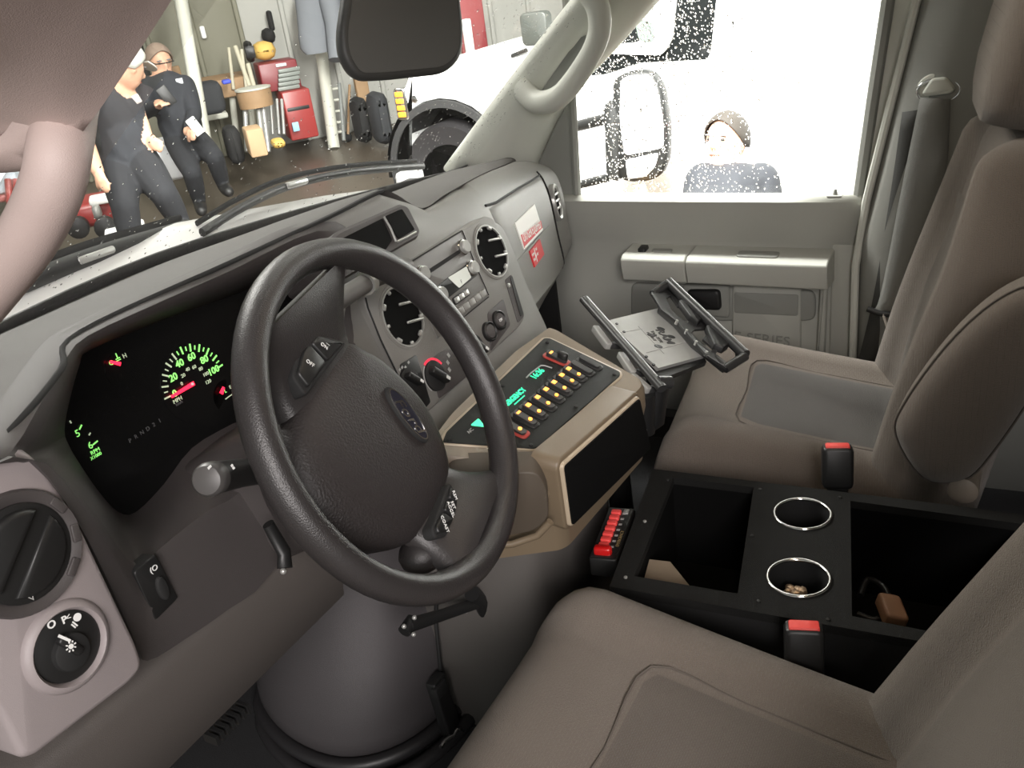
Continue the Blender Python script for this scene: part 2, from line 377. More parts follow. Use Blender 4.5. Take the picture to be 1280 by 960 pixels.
# ------------------------------------------------------------------ windshield, pillars
WB = [V(-.80, .22, .765), V(-.62, .47, .745), V(-.30, .535, .742), V(0, .545, .728), V(.35, .54, .705), V(.60, .56, .685), V(.76, .60, .67)]
WT = [V(-.70, -.36, 1.20), V(-.50, -.20, 1.27), V(-.25, -.11, 1.32), V(0, -.07, 1.33), V(.30, -.04, 1.30), V(.52, -.02, 1.24), V(.66, .02, 1.16)]
def ws(i, t):
    a, b = WB[i], WT[i]; p = a.lerp(b, t); n = V(0, .55, .6) if 0 < i < 6 else V(0, 0, 0); return p + n * .04 * math.sin(math.pi * t)
wg = [crom([ws(i, t) for i in range(7)], 4) for t in (0, .2, .4, .6, .8, 1.0)]
MB().grid(wg).build('window_1', GLASS, kind='structure', label='windshield glass with scattered raindrops', smooth=60)
FT = (.085, .085, .080, .064, .042, .018, .010)
# dark speckled strip at the glass foot, a reflection put into colour
REFL_BAND = mat('windshield_band', (.05, .05, .048), .5, var=.6, vscale=220)
fb = [crom([ws(i, t if t < 0 else FT[i]) + V(0, .004, .004) for i in range(7)], 4) for t in (-.02, .088)]
MB().grid(fb).build('trim_2', REFL_BAND, kind='structure', smooth=60, thick=.003)
# right A pillar cover with its grab handle
pil = thing('trim_3', (.75, .5, .68), 'pale grey right windshield pillar cover', None, kind='structure')
L = [at(558, 214, 0, .755), at(628, 120, 0, .735), at(690, 40, 0, .705), at(745, -30, 0, .675), at(800, -110, 0, .64), at(880, -250, 0, .58)]
Rr = [at(655, 225, 0, .80), at(700, 130, 0, .79), at(760, 62, 0, .775), at(815, 0, 0, .755), at(880, -75, 0, .72), at(985, -200, 0, .68)]
G = []
for a, b in zip(crom(L, 4), crom(Rr, 4)):
    mid = a.lerp(b, .45) + V(-.035, -.02, .0)
    G.append(crom([a + V(.03, .02, 0), a, a.lerp(b, .12) + V(-.016, -.008, 0), mid, a.lerp(b, .85) + V(-.014, -.012, 0), b, b + V(.03, 0, 0)], 3))
MB().grid(G).build('pillar_cover', PILLAR, pil, smooth=60, thick=.006)
hd = MB()
hpts = [at(652, 110, 0, .715), at(672, 128, 0, .695), at(700, 120, 0, .672), at(730, 82, 0, .660), at(748, 45, 0, .652), at(748, 12, 0, .650), at(735, -12, 0, .655), at(722, -20, 0, .672)]
hd.tube(crom(hpts, 5), [.0185 + .004 * (abs(i - 17) / 17) for i in range(36)], 12, flat=1.15).build('grab_handle', PILLAR, pil, smooth=60)
RECESS_SHADE = mat('pillar_recess_shade', (.20, .205, .185), .6)  # pillar grey darkened, the recess shade is put into this colour
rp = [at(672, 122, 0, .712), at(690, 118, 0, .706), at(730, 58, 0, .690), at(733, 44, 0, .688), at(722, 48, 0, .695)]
MB().loft([[p + V(.006, .004, 0) for p in rp], rp]).build('handle_recess_shade', RECESS_SHADE, pil)
MB().tube([at(900, -180, 0, .70), at(1000, -190, 0, .735), at(1120, -150, 0, .775), at(1180, -140, 0, .79)], .035, 10).build('trim_7', PILLAR, kind='structure', smooth=60)
# left A pillar cover beside the camera with its grab handle
pl_ = thing('trim_4', (-.78, .1, .8), 'taupe left windshield pillar cover close to the camera', None, kind='structure')
R2 = [at(-170, 222, 0, -.745), at(-60, 211, 0, -.742), at(10, 205, 0, -.740), at(62, 194, 0, -.738), at(98, 170, 0, -.736), at(150, 95, 0, -.735), at(212, -3, 0, -.735), at(265, -90, 0, -.735)]
L2 = [at(-260, 60, 0, -.80), at(-150, 60, 0, -.80), at(-95, 60, 0, -.80), at(-50, 50, 0, -.80), at(-15, 30, 0, -.80), at(35, -30, 0, -.80), at(90, -110, 0, -.80), at(140, -200, 0, -.79)]
G = []
for a, b in zip(crom(L2, 4), crom(R2, 4)):
    G.append(crom([a + V(-.04, -.02, .02), a, a.lerp(b, .35) + V(.006, -.008, .004), a.lerp(b, .75) + V(.006, -.006, .002), b, b + V(-.012, .03, .01)], 3))
MB().grid(G).build('pillar_cover', PILLARL, pl_, smooth=60, thick=.006)
h2 = [at(84, 96, 0, -.690), at(82, 142, 0, -.722), at(74, 188, 0, -.745), at(67, 226, 0, -.752), at(51, 266, 0, -.756), at(27, 308, 0, -.760), at(-6, 352, 0, -.764), at(-48, 405, 0, -.768)]
MB().tube(crom(h2, 5), [.019 - .0008 * k for k in range(5)] + [.0152] * 31, 16).build('grab_handle', PILLARL, pl_, smooth=60)
# ------------------------------------------------------------------ dashboard
dash = thing('dashboard', (0, .35, .30), 'grey dashboard across the cab with instrument cluster and center stack', 'dashboard')
A_ = [(-.84, .36, .783), (-.6, .48, .782), (-.466, .5, .779), (-.22, .5, .778), (0, .49, .765), (.24, .475, .743), (.515, .50, .719), (.75, .50, .690)]
B_ = [(-.84, .10, .790), (-.69, .150, .812), (-.60, .195, .823), (-.535, .25, .827), (-.33, .25, .827), (-.15, .25, .827), (-.045, .25, .829), (-.005, .25, .818), tuple(at(527, 260, 1, .25)), tuple(at(555, 244, 1, .27)), tuple(at(583, 228, 0, .25)), tuple(at(598, 220, 0, .36)), tuple(at(613, 213, 0, .48)), tuple(at(631, 206, 0, .62)), tuple(at(645, 201, 0, .74))]
Ac = crom(A_, 6); Bc = crom(B_, 6)
def on(c, x):
    for i in range(len(c) - 1):
        if c[i].x <= x <= c[i + 1].x: return c[i].lerp(c[i + 1], (x - c[i].x) / max(1e-6, c[i + 1].x - c[i].x))
    return c[0] if x < c[0].x else c[-1]
G = []
for b in Bc:
    a = on(Ac, b.x - .06 if b.x < -.5 else b.x)
    G.append([a + V(0, .07, -.03), a, a.lerp(b, .33) + V(0, 0, .004), a.lerp(b, .7) + V(0, 0, .005), b.lerp(a, .05) + V(0, 0, .0035), b, b + V(0, .006, -.006), b + V(0, .025, -.016)])
MB().grid(G).build('top_pad', PAD, dash, smooth=60)
MB().tube([b + V(0, -.007, .0005) for b in Bc if -.72 < b.x < -.03], .0030, 6).build('pad_joint', mat('joint_black', (.01, .01, .01), .8), dash, smooth=60)
# instrument cluster bezel: a funnel from the pad edge to the lens
KF = Fr((-.43, .29, .71), (1, 0, 0), (0, .14, 1))
def kp(px, py, h=0): return KF.p(*KF.uv(px, py, h), h)
outer = [at(-20, 585, 1, .115), at(0, 548, 1, .138), at(32, 500, 1, .168), at(66, 450, 1, .208), at(97, 418, 1, .240), at(190, 374, 1, .243), at(284, 331, 1, .243), at(400, 278, 1, .243), at(440, 300, 1, .235), at(445, 420, 1, .20), at(425, 560, 1, .16), at(340, 715, 1, .14), at(285, 762, 1, .14), at(230, 800, 1, .14), at(184, 826, 1, .135), at(168, 800, 1, .130), at(110, 675, 1, .128), at(40, 575, 1, .122)]
mid = [at(30, 575, 1, .140), at(48, 545, 1, .150), at(66, 505, 1, .170), at(88, 458, 1, .208), at(114, 428, 1, .235), at(200, 388, 1, .238), at(292, 348, 1, .238), at(385, 305, 1, .238), at(410, 330, 1, .235), at(412, 425, 1, .21), at(385, 540, 1, .19), at(305, 612, 1, .165), at(258, 640, 1, .155), at(216, 672, 1, .150), at(182, 700, 1, .148), at(160, 700, 1, .145), at(118, 640, 1, .145), at(70, 590, 1, .143)]
inner_px = [(86, 556), (81, 538), (86, 505), (100, 455), (114, 437), (204, 400), (300, 366), (362, 340), (376, 365), (376, 430), (350, 500), (290, 530), (240, 560), (205, 605), (170, 640), (148, 640), (124, 615), (100, 580)]
inner = [kp(*q) for q in inner_px]
rings = []
for t in range(len(outer)): pass
def resamp(l): return crom(l, 3, True)
o_, m_, i_ = resamp(outer), resamp(mid), resamp(inner)
nn_ = len(o_)
rg = [[p + V(0, .03, 0) for p in o_], o_, [o_[k].lerp(m_[k], .5) + V(0, -.006, .003) for k in range(nn_)], m_, [m_[k].lerp(i_[k], .5) for k in range(nn_)], i_, [p + V(0, .02, 0) for p in i_]]
MB().loft(rg, caps=(False, False)).build('cluster_bezel', DARKB, dash, smooth=50)
lens = MB().prism(KF, [KF.uv(*q) for q in [(60, 560), (90, 420), (340, 320), (420, 400), (360, 560), (170, 690)]], -.012, 0).build('cluster_lens', LENS, dash)
# speedometer
def polar(fr, c, r, a): return (c[0] + r * math.cos(a), c[1] + r * math.sin(a))
sc = KF.uv(243, 479)
def vec(px, py):
    u, v = KF.uv(px, py); return math.hypot(u - sc[0], v - sc[1]), math.atan2(v - sc[1], u - sc[0])
r20, a20 = vec(204, 469); r100, a100 = vec(271, 460); r60, a60 = vec(230, 434)
if a100 > a20: a100 -= 2 * math.pi
RS = (r20 + r100 + r60) / 3
sp = thing_sp = None
speedo = MB().lathe(KF, sc[0], sc[1], [(RS * 1.12, -.001), (RS * 1.12, .0006)], 40).build('speedometer', LENS, dash)
tick = None
for k in range(0, 21):
    mph = k * 5; a = a20 + (a100 - a20) * (mph - 20) / 80
    big = mph % 10 == 0; ln = .009 if big else .005
    f = KF.sub(*polar(KF, sc, RS, a), .0016, a)
    MB().box(f, (0, 0, 0), (ln, .0019 if big else .0013, .0006)).build('tick', GAUGE if 45 <= mph else GAUGEW, speedo)
for mph in (0, 20, 40, 60, 80, 100):
    a = a20 + (a100 - a20) * (mph - 20) / 80
    u, v = polar(KF, sc, RS * .74, a); text(str(mph), KF, u, v, .0115, GAUGE, speedo, 'numeral', h=.0015, bold=.0002)
for i, ch in enumerate(('0', '20', '40', '60', '80', '100', '120')):
    a = a20 + (a100 - a20) * (-8 + i * 17) / 80; u, v = polar(KF, sc, RS * .45, a); text(ch, KF, u, v, .006, GAUGEW, speedo, 'numeral', h=.0015)
u, v = KF.uv(221, 500); text('MPH', KF, u, v, .0065, GAUGEW, speedo, 'lettering', h=.0015)
u, v = KF.uv(223, 504); text('km/h', KF, u, v, .005, GAUGED, speedo, 'lettering', h=.0015)
def needle(p0, p1, wd, par, h=.004):
    a, b = Vector(KF.uv(*p0, h)), Vector(KF.uv(*p1, h)); d = (b - a); f = KF.sub(a.x, a.y, h, math.atan2(d.y, d.x)); l = d.length
    return MB().prism(f, [(0, -wd), (l, -wd * .6), (l, wd * .6), (0, wd)], 0, .0015).build('needle', NEEDLE, par)
needle((242, 479), (214, 496), .0024, speedo)
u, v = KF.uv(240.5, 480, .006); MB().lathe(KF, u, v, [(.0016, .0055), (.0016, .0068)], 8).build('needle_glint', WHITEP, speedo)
# temperature gauge, oil gauge, tachometer, selector row
c2 = KF.uv(150, 462); tg = MB().lathe(KF, *c2, [(.018, -.001), (.018, .0006)], 24).build('temperature_gauge', LENS, dash)
needle((150, 455), (137, 452), .0020, tg)
u, v = KF.uv(138, 454); text('C', KF, u, v, .007, GAUGE, tg, 'lettering', h=.0012)
u, v = KF.uv(155, 445); text('H', KF, u, v, .007, GAUGEW, tg, 'lettering', h=.0012)
u, v = KF.uv(146, 447); f = KF.sub(u, v, .0012); MB().box(f, (0, .002, 0), (.0012, .006, .0004)).box(f, (0, -.001, 0), (.006, .001, .0004)).box(f, (0, -.003, 0), (.006, .001, .0004)).build('coolant_symbol', GAUGE, tg)
c3 = KF.uv(283, 495); og = MB().lathe(KF, *c3, [(.020, -.001), (.020, .0006)], 24).build('oil_gauge', LENS, dash)
needle((276, 492), (279, 484), .0024, og)
u, v = KF.uv(281, 489); text('L', KF, u, v, .006, GAUGE, og, 'lettering', h=.0012)
u, v = KF.uv(287, 484); text('E', KF, u, v, .006, GAUGEW, og, 'lettering', h=.0012)
a, b = Vector(KF.uv(281, 499)), Vector(KF.uv(292, 491)); d = b - a; MB().box(KF.sub(*((a + b) / 2), .001, math.atan2(d.y, d.x)), (0, 0, 0), (d.length, .0012, .0004)).build('scale_mark', GAUGEW, og)
tc_ = KF.uv(70, 590); ta = MB().lathe(KF, *tc_, [(.050, -.001), (.050, .0006)], 32).build('tachometer', LENS, dash)
for (p0, p1, big) in (((86, 526), (88, 529), 0), ((101, 531), (98, 537), 1), ((112, 541), (110, 544), 0), ((121, 551), (115, 556), 1)):
    a, b = Vector(KF.uv(*p0)), Vector(KF.uv(*p1)); d = b - a
    MB().box(KF.sub(*((a + b) / 2), .0016, math.atan2(d.y, d.x)), (0, 0, 0), (d.length, .0015, .0004)).build('tick', GAUGE if big else GAUGEW, ta)
u, v = KF.uv(96, 542); text('5', KF, u, v, .0105, GAUGE, ta, 'numeral', h=.0015)
u, v = KF.uv(112, 557); text('6', KF, u, v, .0105, GAUGE, ta, 'numeral', h=.0015)
u, v = KF.uv(118, 564); text('RPM', KF, u, v, .006, GAUGE, ta, 'lettering', h=.0015)
u, v = KF.uv(119, 570); text('X1000', KF, u, v, .005, GAUGE, ta, 'lettering', h=.0015)
for i, ch in enumerate('PRND21'):
    u, v = KF.uv(162 + i * 7.4, 551 - i * 5); text(ch, KF, u, v, .0065, GAUGED, lens, 'lettering', h=.001)
# silver side panel with round vent and headlamp switch
LF = Fr((-.70, .125, .70), (1, 0, 0), (0, .12, 1))
lp = LF.uvs([(-70, 545), (-20, 552), (20, 556), (48, 578), (92, 645), (168, 805), (176, 832), (160, 852), (40, 944), (22, 948), (2, 905), (-60, 800)])
MB().prism(LF, roundp(lp, .012), -.03, .006, .006).build('side_panel', MAUVE, dash, smooth=50)
vc = LF.uv(28, 692, .01)
vent = MB().lathe(LF, *vc, [(.050, .004), (.050, .010), (.0485, .0125), (.041, .011), (.039, .009)], 40).build('side_vent', DARKB, dash)
MB().lathe(LF, *vc, [(.040, .004), (.0395, .0115), (.037, .0125)], 36).build('vent_dial', BLK, vent)
f = LF.sub(*vc, 0, R_(40))
MB().prism(f, [(.034 * math.cos(R_(8 + 164 * k / 12)), .003 + .031 * math.sin(R_(8 + 164 * k / 12))) for k in range(13)], .010, .020, .004).build('vent_vane', BLK, vent); MB().prism(f, [(.034 * math.cos(R_(188 + 164 * k / 12)), -.003 + .031 * math.sin(R_(188 + 164 * k / 12))) for k in range(13)], .010, .016, .003).build('vent_vane', BLK, vent)
for a in (25, -12, -48):
    MB().box(LF.sub(vc[0] + .0445 * math.cos(R_(a)), vc[1] + .0445 * math.sin(R_(a)), .0122, R_(a)), (0, 0, 0), (.007, .015, .003), .0008).build('vent_tab', DARKB, vent)
for (px, py) in ((64, 655), (38, 747), (71, 704)):
    u, v = LF.uv(px, py, .012); text('V' if py > 720 else '/', LF, u, v, .008, GREYP, vent, 'vent_mark', h=.0142, ang=R_(10))
hc = LF.uv(85, 808, .008)
hs = MB().lathe(LF, *hc, [(.0385, .003), (.0385, .007), (.035, .0115), (.032, .0125), (.030, .010), (.029, .004)], 40).build('headlamp_switch', MAUVE, dash)
MB().lathe(LF, *hc, [(.0295, .002), (.029, .008), (.027, .009)], 36).build('switch_face', BLK, hs)
MB().lathe(LF, hc[0] - .001, hc[1] - .004, [(.016, .008), (.015, .014), (.0135, .015)], 28).build('switch_knob', BLKM, hs)
f = LF.sub(hc[0], hc[1], .016, R_(25)); MB().box(f, (0, .004, 0), (.008, .025, .006), .002).build('knob_grip', BLK, hs)
f = LF.sub(*LF.uv(81, 798, .02), .0195, R_(32)); MB().box(f, (0, 0, 0), (.0022, .012, .0006)).build('knob_pointer', WHITEP, hs)
f = LF.sub(*LF.uv(89, 808, .02), .0195)
sun = MB().lathe(f, 0, 0, [(.0022, 0), (.0022, .0006)], 10)
for k in range(8): sun.box(f.sub(0, 0, 0, R_(45 * k)), (.0038, 0, .0003), (.0016, .001, .0006))
sun.build('lamp_symbol', WHITEP, hs)
u, v = LF.uv(65, 781, .01); text('O', LF, u, v, .009, WHITEP, hs, 'lamp_symbol', h=.0095, bold=.0002)
u, v = LF.uv(81, 775, .01); text('P', LF, u, v, .0085, WHITEP, hs, 'lamp_symbol', h=.0095, ang=R_(-5), bold=.0002); u, v = LF.uv(86, 772, .01); text('<', LF, u, v, .008, WHITEP, hs, 'lamp_symbol', h=.0095)
u, v = LF.uv(96, 775, .01); f = LF.sub(u, v, .0095, R_(20)); MB().lathe(f, .002, .001, [(.0035, 0), (.0035, .0005)], 14).box(f, (-.003, -.001, .0003), (.0012, .006, .0006)).box(f, (-.005, -.001, .0003), (.0012, .005, .0006)).build('lamp_symbol', WHITEP, hs)
# dimmer / brake release switch plate on the lower bezel
PF = Fr((-.60, .139, .60), (1, 0, 0), (0, .05, 1))
pp = PF.uvs([(170, 716), (197, 693), (226, 748), (197, 777)], .006)
sw = MB().prism(PF, roundp(pp, .004), -.012, .003, .001).build('dimmer_switch', BLK, dash)
MB().prism(PF, ell(*PF.uv(203, 735, .004), .006, .013, 18), .002, .0065, .002).build('thumb_wheel', BLKM, sw)
u, v = PF.uv(192, 711, .003); text('(O', PF, u, v, .008, WHITEP, sw, 'lamp_symbol', h=.0034)
# lower bezel face that carries the plate
lb = [at(184, 826, 1, .137), at(150, 745, 1, .140), at(176, 762, 1, .150), at(262, 710, 1, .157), at(300, 690, 1, .160), at(300, 760, 1, .150), at(275, 790, 1, .145)]
# knee bolster
G = []
for X in [-.86, -.78, -.70, -.60, -.50, -.42, -.37]:
    e = .012 * math.exp(-((X + .86) / .05) ** 2)
    G.append([V(X, .24, .552), V(X, .155, .534), V(X, .150 , .527), V(X, .146, .518), V(X, .150, .47 ), V(X, .160, .412), V(X, .172, .402), V(X, .25, .395), V(X, .30, .43), V(X, .26, .54)])
MB().loft(G).build('knee_bolster', OLIVE, dash, smooth=45)
vg = MB()
for k in range(7): vg.box(WX, (-.60 + k * .008, .164, .395), (.004, .02, .012))
vg.build('bolster_vent', BLK, dash)
tag(dash.children[-1], kind='stuff')
MB().box(WX, (-.30, .40, .585), (.72, .12, .29)).build('dash_filler', BLKM, dash)  # added filler box, blocks a light sliver behind the wheel
# ------------------------------------------------------------------ center stack and passenger half
SF = Fr((0, .18, .645), (1, 0, 0), (0, .32, 1))
def sv(px, py, h=.006): return SF.uv(px, py, h)
prof = {}
def sp_(z, d=.006): return V(0, .14 + .32 * (z - .52) + d, z)
for X, zt in ((-.215, .826), (-.12, .824), (-.04, .822), (.02, .800), (.06, .786), (.12, .775), (.205, .757)):
    b = on(Bc, X)
    prof[X] = [b + V(0, .02, -.012), b + V(0, -.004, -.004), V(X, .238, zt - .026), V(X, .226, zt - .045), sp_(.70), sp_(.60), sp_(.50), V(X, .17, .455)]
    prof[X] = [V(X, p.y, p.z) for p in prof[X]]
PX = {.25: [(583, 229), (596, 239), (611, 259), (623, 288), (639, 342), (652, 385), (657, 398), (646, 425)],
      .36: [(598, 221), (613, 230), (629, 247), (641, 275), (657, 331), (668, 370), (671, 380), (660, 405)],
      .48: [(613, 214), (630, 221), (646, 236), (658, 262), (674, 320), (684, 352), (685, 362), (672, 390)],
      .62: [(631, 207), (650, 211), (667, 224), (679, 250), (691, 302), (699, 332), (698, 344), (684, 368)],
      .72: [(643, 202), (664, 202), (683, 213), (695, 240), (704, 285), (709, 312), (706, 325), (690, 350)]}
for X, l in PX.items(): prof[X] = [at(a, b, 0, X) for a, b in l]
e = prof[.72]; c = sum(e, Vector()) / len(e)
prof[.755] = [V(.755, *(p.lerp(c, .12)).yz) for p in e]
Xs = sorted(prof)
cols_ = [crom(prof[X], 4) for X in Xs]
MB().grid(cols_ + [[V(.758, p.y, p.z).lerp(V(.758, c.y, c.z), .6) for p in cols_[-1]]]).build('dash_body', DASH, dash, smooth=60)
def PS(X, s):
    """point of the passenger half surface, s along the profile 0..28"""
    i = max(j for j in range(len(Xs) - 1) if Xs[j] <= X + 1e-9); t = (X - Xs[i]) / (Xs[i + 1] - Xs[i]); k = min(int(s), len(cols_[0]) - 2); f = s - k
    g = lambda q: q[k].lerp(q[k + 1], f)
    return g(cols_[i]).lerp(g(cols_[i + 1]), t)
GF = Fr(PS(.45, 15), PS(.58, 15) - PS(.34, 15), PS(.45, 12) - PS(.45, 18))
pg = []
for X in (.245, .255, .30, .36, .42, .48, .54, .60, .645, .655):
    row = []
    for s in (8.2, 8.8, 10, 12, 14, 16, 18, 20, 21.6, 22.2):
        edge = X in (.245, .655) or s in (8.2, 22.2)
        row.append(PS(X, s) + GF.z * (.0 if edge else .005))
    pg.append(row)
MB().grid(pg).build('airbag_panel', DASH, dash, smooth=50)
# panel joint and raised rib
dk = mat('joint_black', (.01, .01, .01), .8)
MB().tube([PS(.665, s) + GF.z * .001 for s in range(7, 25)], .0022, 6).build('panel_joint', dk, dash)
MB().tube([PS(X, 8.0 - (0 if X > .3 else (X - .3) * -8)) + GF.z * .001 for X in (.235, .26, .30, .36, .42, .48, .54, .6, .66)], .0025, 6).build('panel_joint', dk, dash)
def gpoly(pts, h): return GF.uvs(pts, h)
GH = .0075
MB().prism(GF, gpoly([(646, 326), (686.5, 281), (686.5, 284), (646.5, 328)], GH), .0, GH + .001).build('panel_rib', DASH, dash)
WST = mat('sticker_white', (.85, .84, .80), .5); RST = mat('sticker_red', (.62, .03, .035), .5)
st = MB().prism(GF, gpoly([(643.5, 279), (668, 255), (678, 288), (655, 312)], GH), .0, GH + .0008).build('oxygen_sticker', WST, dash, label='white and red oxygen sticker')
MB().prism(GF, gpoly([(650.5, 294), (675.5, 276), (677.5, 286), (655, 310)], GH), .0, GH + .0012).build('sticker_band', RST, st)
MB().prism(GF, gpoly([(655.6, 310.5), (655.0, 308.5), (677.2, 285), (677.8, 287)], GH), .0, GH + .0016).build('sticker_line', WST, st)
a, b = Vector(GF.uv(653, 300, GH)), Vector(GF.uv(675.5, 281, GH)); an = math.atan2((b - a).y, (b - a).x)
text('OXYGEN EQUIPPED', GF, (a.x + b.x) / 2, (a.y + b.y) / 2 + .002, .0240, WST, st, 'lettering', ang=an, h=GH + .0014, sx=.78)
s2 = MB().prism(GF, gpoly([(662, 314), (674.5, 299), (680, 318), (668.5, 334)], GH), .0, GH + .0008).build('belt_sticker', RST, dash, label='small red seat belt sticker')
u, v = GF.uv(669, 319, GH)
text('FASTEN', GF, u - .017, v + .004, .0065, WST, s2, 'lettering', h=GH + .001, ang=an); text('YOUR', GF, u - .016, v - .006, .0065, WST, s2, 'lettering', h=GH + .001, ang=an)
text('SEAT', GF, u + .017, v + .009, .0065, WST, s2, 'lettering', h=GH + .001, ang=an); text('BELT', GF, u + .018, v - .001, .0065, WST, s2, 'lettering', h=GH + .001, ang=an)
MB().box(GF.sub(u, v, GH + .001, an), (0, 0, 0), (.004, .026, .0006)).box(GF.sub(u, v, GH + .001, an), (0, -.002, 0), (.010, .005, .0006)).build('belt_symbol', WST, s2)
# passenger end vent
evc = at(689, 242, 0, .70); ex = (PS(.72, 14) - PS(.66, 14)); ey = PS(.69, 11) - PS(.69, 17)
EF = Fr(PS(.695, 13), ex, ey)
ev = MB().lathe(EF, 0, 0, [(.040, -.004), (.040, .006), (.036, .009), (.031, .006), (.030, .0)], 30, sx=.62).build('end_vent', SILV, dash)
MB().lathe(EF, 0, 0, [(.031, .001), (.0305, .0035)], 26, sx=.62).build('vent_cavity', VOID, ev)
for k in (-.012, .004, .018): MB().box(EF, (0, k, .006), (.034, .005, .003), .001).build('vent_slat', SILV, ev)
# stack bezel plate
bez = SF.uvs([(452, 372), (470, 353), (507, 330), (607, 269), (619, 273), (634, 330), (657, 396), (650, 408), (535, 516), (518, 510)], .006)
MB().prism(SF, roundp(bez, .010), -.02, .006, .003).build('stack_bezel', DASH, dash, smooth=45)
MB().tube([SF.p(*SF.uv(*q, .007), .007) for q in ((457, 372), (460, 385), (476, 425), (494, 462), (514, 505))], .0012, 6).build('panel_joint', dk, dash)
# radio
rf = roundp([sv(*q) for q in ((505, 333), (578, 288), (611, 369), (546, 424))], .003)
radio = MB().prism(SF, rf, .002, .0078, .001).build('radio', mat('radio_face', (.135, .13, .122), .45, bump=.2, bscale=1800), dash)
MB().tube([SF.p(*SF.uv(*q, .008), .008) for q in ((506, 332), (540, 311), (577, 288.5))], .0012, 6).build('radio_joint', dk, radio)
MB().tube([SF.p(*SF.uv(*q, .008), .008) for q in ((578, 288.5), (594, 330), (611, 369))], .0008, 6).build('radio_joint', dk, radio)
MB().tube([SF.p(*SF.uv(*q, .008), .008) for q in ((611, 371), (590, 388), (566, 408))], .0008, 6).build('radio_joint', dk, radio)
MB().prism(SF, [sv(*q, .009) for q in ((534, 338), (578, 309.5), (579, 314), (536, 343))], .006, .0086).build('disc_slot', BLKM, radio)
for (px, py) in ((531, 341), (582, 308), (553.5, 367), (593, 334)):
    c_ = sv(px, py, .014)
    kn = MB().lathe(SF, *c_, [(.0122, .007), (.0122, .010), (.0108, .011)], 26).build('radio_knob', CHROME, radio)
    MB().lathe(SF, *c_, [(.0100, .009), (.0098, .016), (.0085, .0172)], 24).build('knob_cap', SILV, kn)
MB().prism(SF, roundp([sv(*q, .009) for q in ((541, 361), (588, 327), (597, 344), (556, 376))], .003), .007, .0092, .0006).build('display_window', BLK, radio)
LCD = mat('lcd_grey', (.55, .57, .52), .35, emit=(.6, .62, .56), estr=.30)
lcd = MB().prism(SF, roundp([sv(*q, .0095) for q in ((560, 347), (583, 333), (589, 347), (574, 360))], .002), .009, .0098).build('lcd_screen', LCD, radio)
u, v = sv(577, 352, .01); text('F', SF, u, v, .008, GREYP, lcd, 'lettering', h=.0100)
pc = [sv(*q, .009) for q in ((568, 377), (586, 364))]
an2 = math.atan2(pc[1][1] - pc[0][1], pc[1][0] - pc[0][0]); pm = ((pc[0][0] + pc[1][0]) / 2, (pc[0][1] + pc[1][1]) / 2)
MB().prism(SF.sub(*pm, 0, an2), rr(0, 0, .046, .012, .005), .006, .0086, .0006).build('button_well', BLK, radio)
for k in (-1, 0, 1): MB().box(SF.sub(*pm, .0085, an2), (k * .0135, 0, .001), (.011, .008, .002), .0006).build('radio_button', SILV, radio)
b0, b1 = Vector(sv(565, 397, .009)), Vector(sv(607, 364.5, .009)); an3 = math.atan2((b1 - b0).y, (b1 - b0).x)
for k in range(6):
    c_ = b0.lerp(b1, (k + .5) / 6); MB().box(SF.sub(c_.x, c_.y, .0075, an3), (0, 0, .001), ((b1 - b0).length / 6 - .001, .011, .004), .001).build('preset_button', mat('button_grey', (.20, .195, .18), .45), radio)
# round center vents with broken louvres
def center_vent(px, py, r):
    c_ = sv(px, py, .006)
    vt = MB().lathe(SF, *c_, [(r * 1.06, .004), (r * 1.06, .0068), (r * 1.01, .0075), (r * .95, .0068), (r * .90, -.03)], 36, sx=.94).build('center_vent', DASH, dash)
    MB().lathe(SF, *c_, [(r * .95, -.002), (r * .90, .0065)], 32, sx=.94).build('vent_cavity', VOID, vt)
    MB().lathe(SF, *c_, [(r * .98, .0070), (r * .98, .0085), (r * .93, .0085), (r * .93, .0070)], 32, sx=.94, caps=False).build('vent_ring', SILV, vt)
    for k in range(9):
        a = R_(20 + 40 * k); f = SF.sub(c_[0] + r * .86 * math.cos(a) * .94, c_[1] + r * .86 * math.sin(a), .0075, a)
        MB().box(f, (0, 0, 0), (.005, .009 if k % 2 else .005, .004), .001).build('louvre_stub', SILV, vt)
    for dy in (.30, -.32):
        f = SF.sub(c_[0] + r * .45, c_[1] + r * dy, .007, R_(-12)); MB().box(f, (0, 0, 0), (r * .8, .004, .004), .001).build('louvre_stub', SILV, vt)
    return vt
center_vent(614, 314, .043); center_vent(503, 396, .043)
# storage slot and power outlets
MB().prism(SF, roundp([sv(*q) for q in ((631, 350), (639, 343), (655, 395), (647, 404))], .004), .003, .0066).build('storage_slot', DARKB, dash)
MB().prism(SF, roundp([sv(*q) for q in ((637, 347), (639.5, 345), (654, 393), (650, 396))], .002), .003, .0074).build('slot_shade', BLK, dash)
MB().lathe(SF, *sv(635, 357), [(.0035, .006), (.0035, .0085), (.002, .009)], 12).build('screw', SILV, dash)
oz = MB().prism(SF, roundp([sv(*q) for q in ((609, 391), (629, 373), (638, 406), (613, 440)) ], .006), .003, .0068, .0006).build('outlet_plate', DARKB, dash)
for (px, py) in ((613, 414), (625, 400)):
    c_ = sv(px, py, .01)
    ob = MB().lathe(SF, *c_, [(.0155, .006), (.0155, .011), (.0135, .0125), (.012, .010)], 24).build('outlet_cap', BLK, oz)
    MB().lathe(SF, *c_, [(.0115, .009), (.010, .0118)], 20).build('outlet_lid', DARKB, ob)
u, v = sv(626, 400, .013); text('12V', SF, u, v, .006, WHITEP, oz, 'lettering', h=.0130)
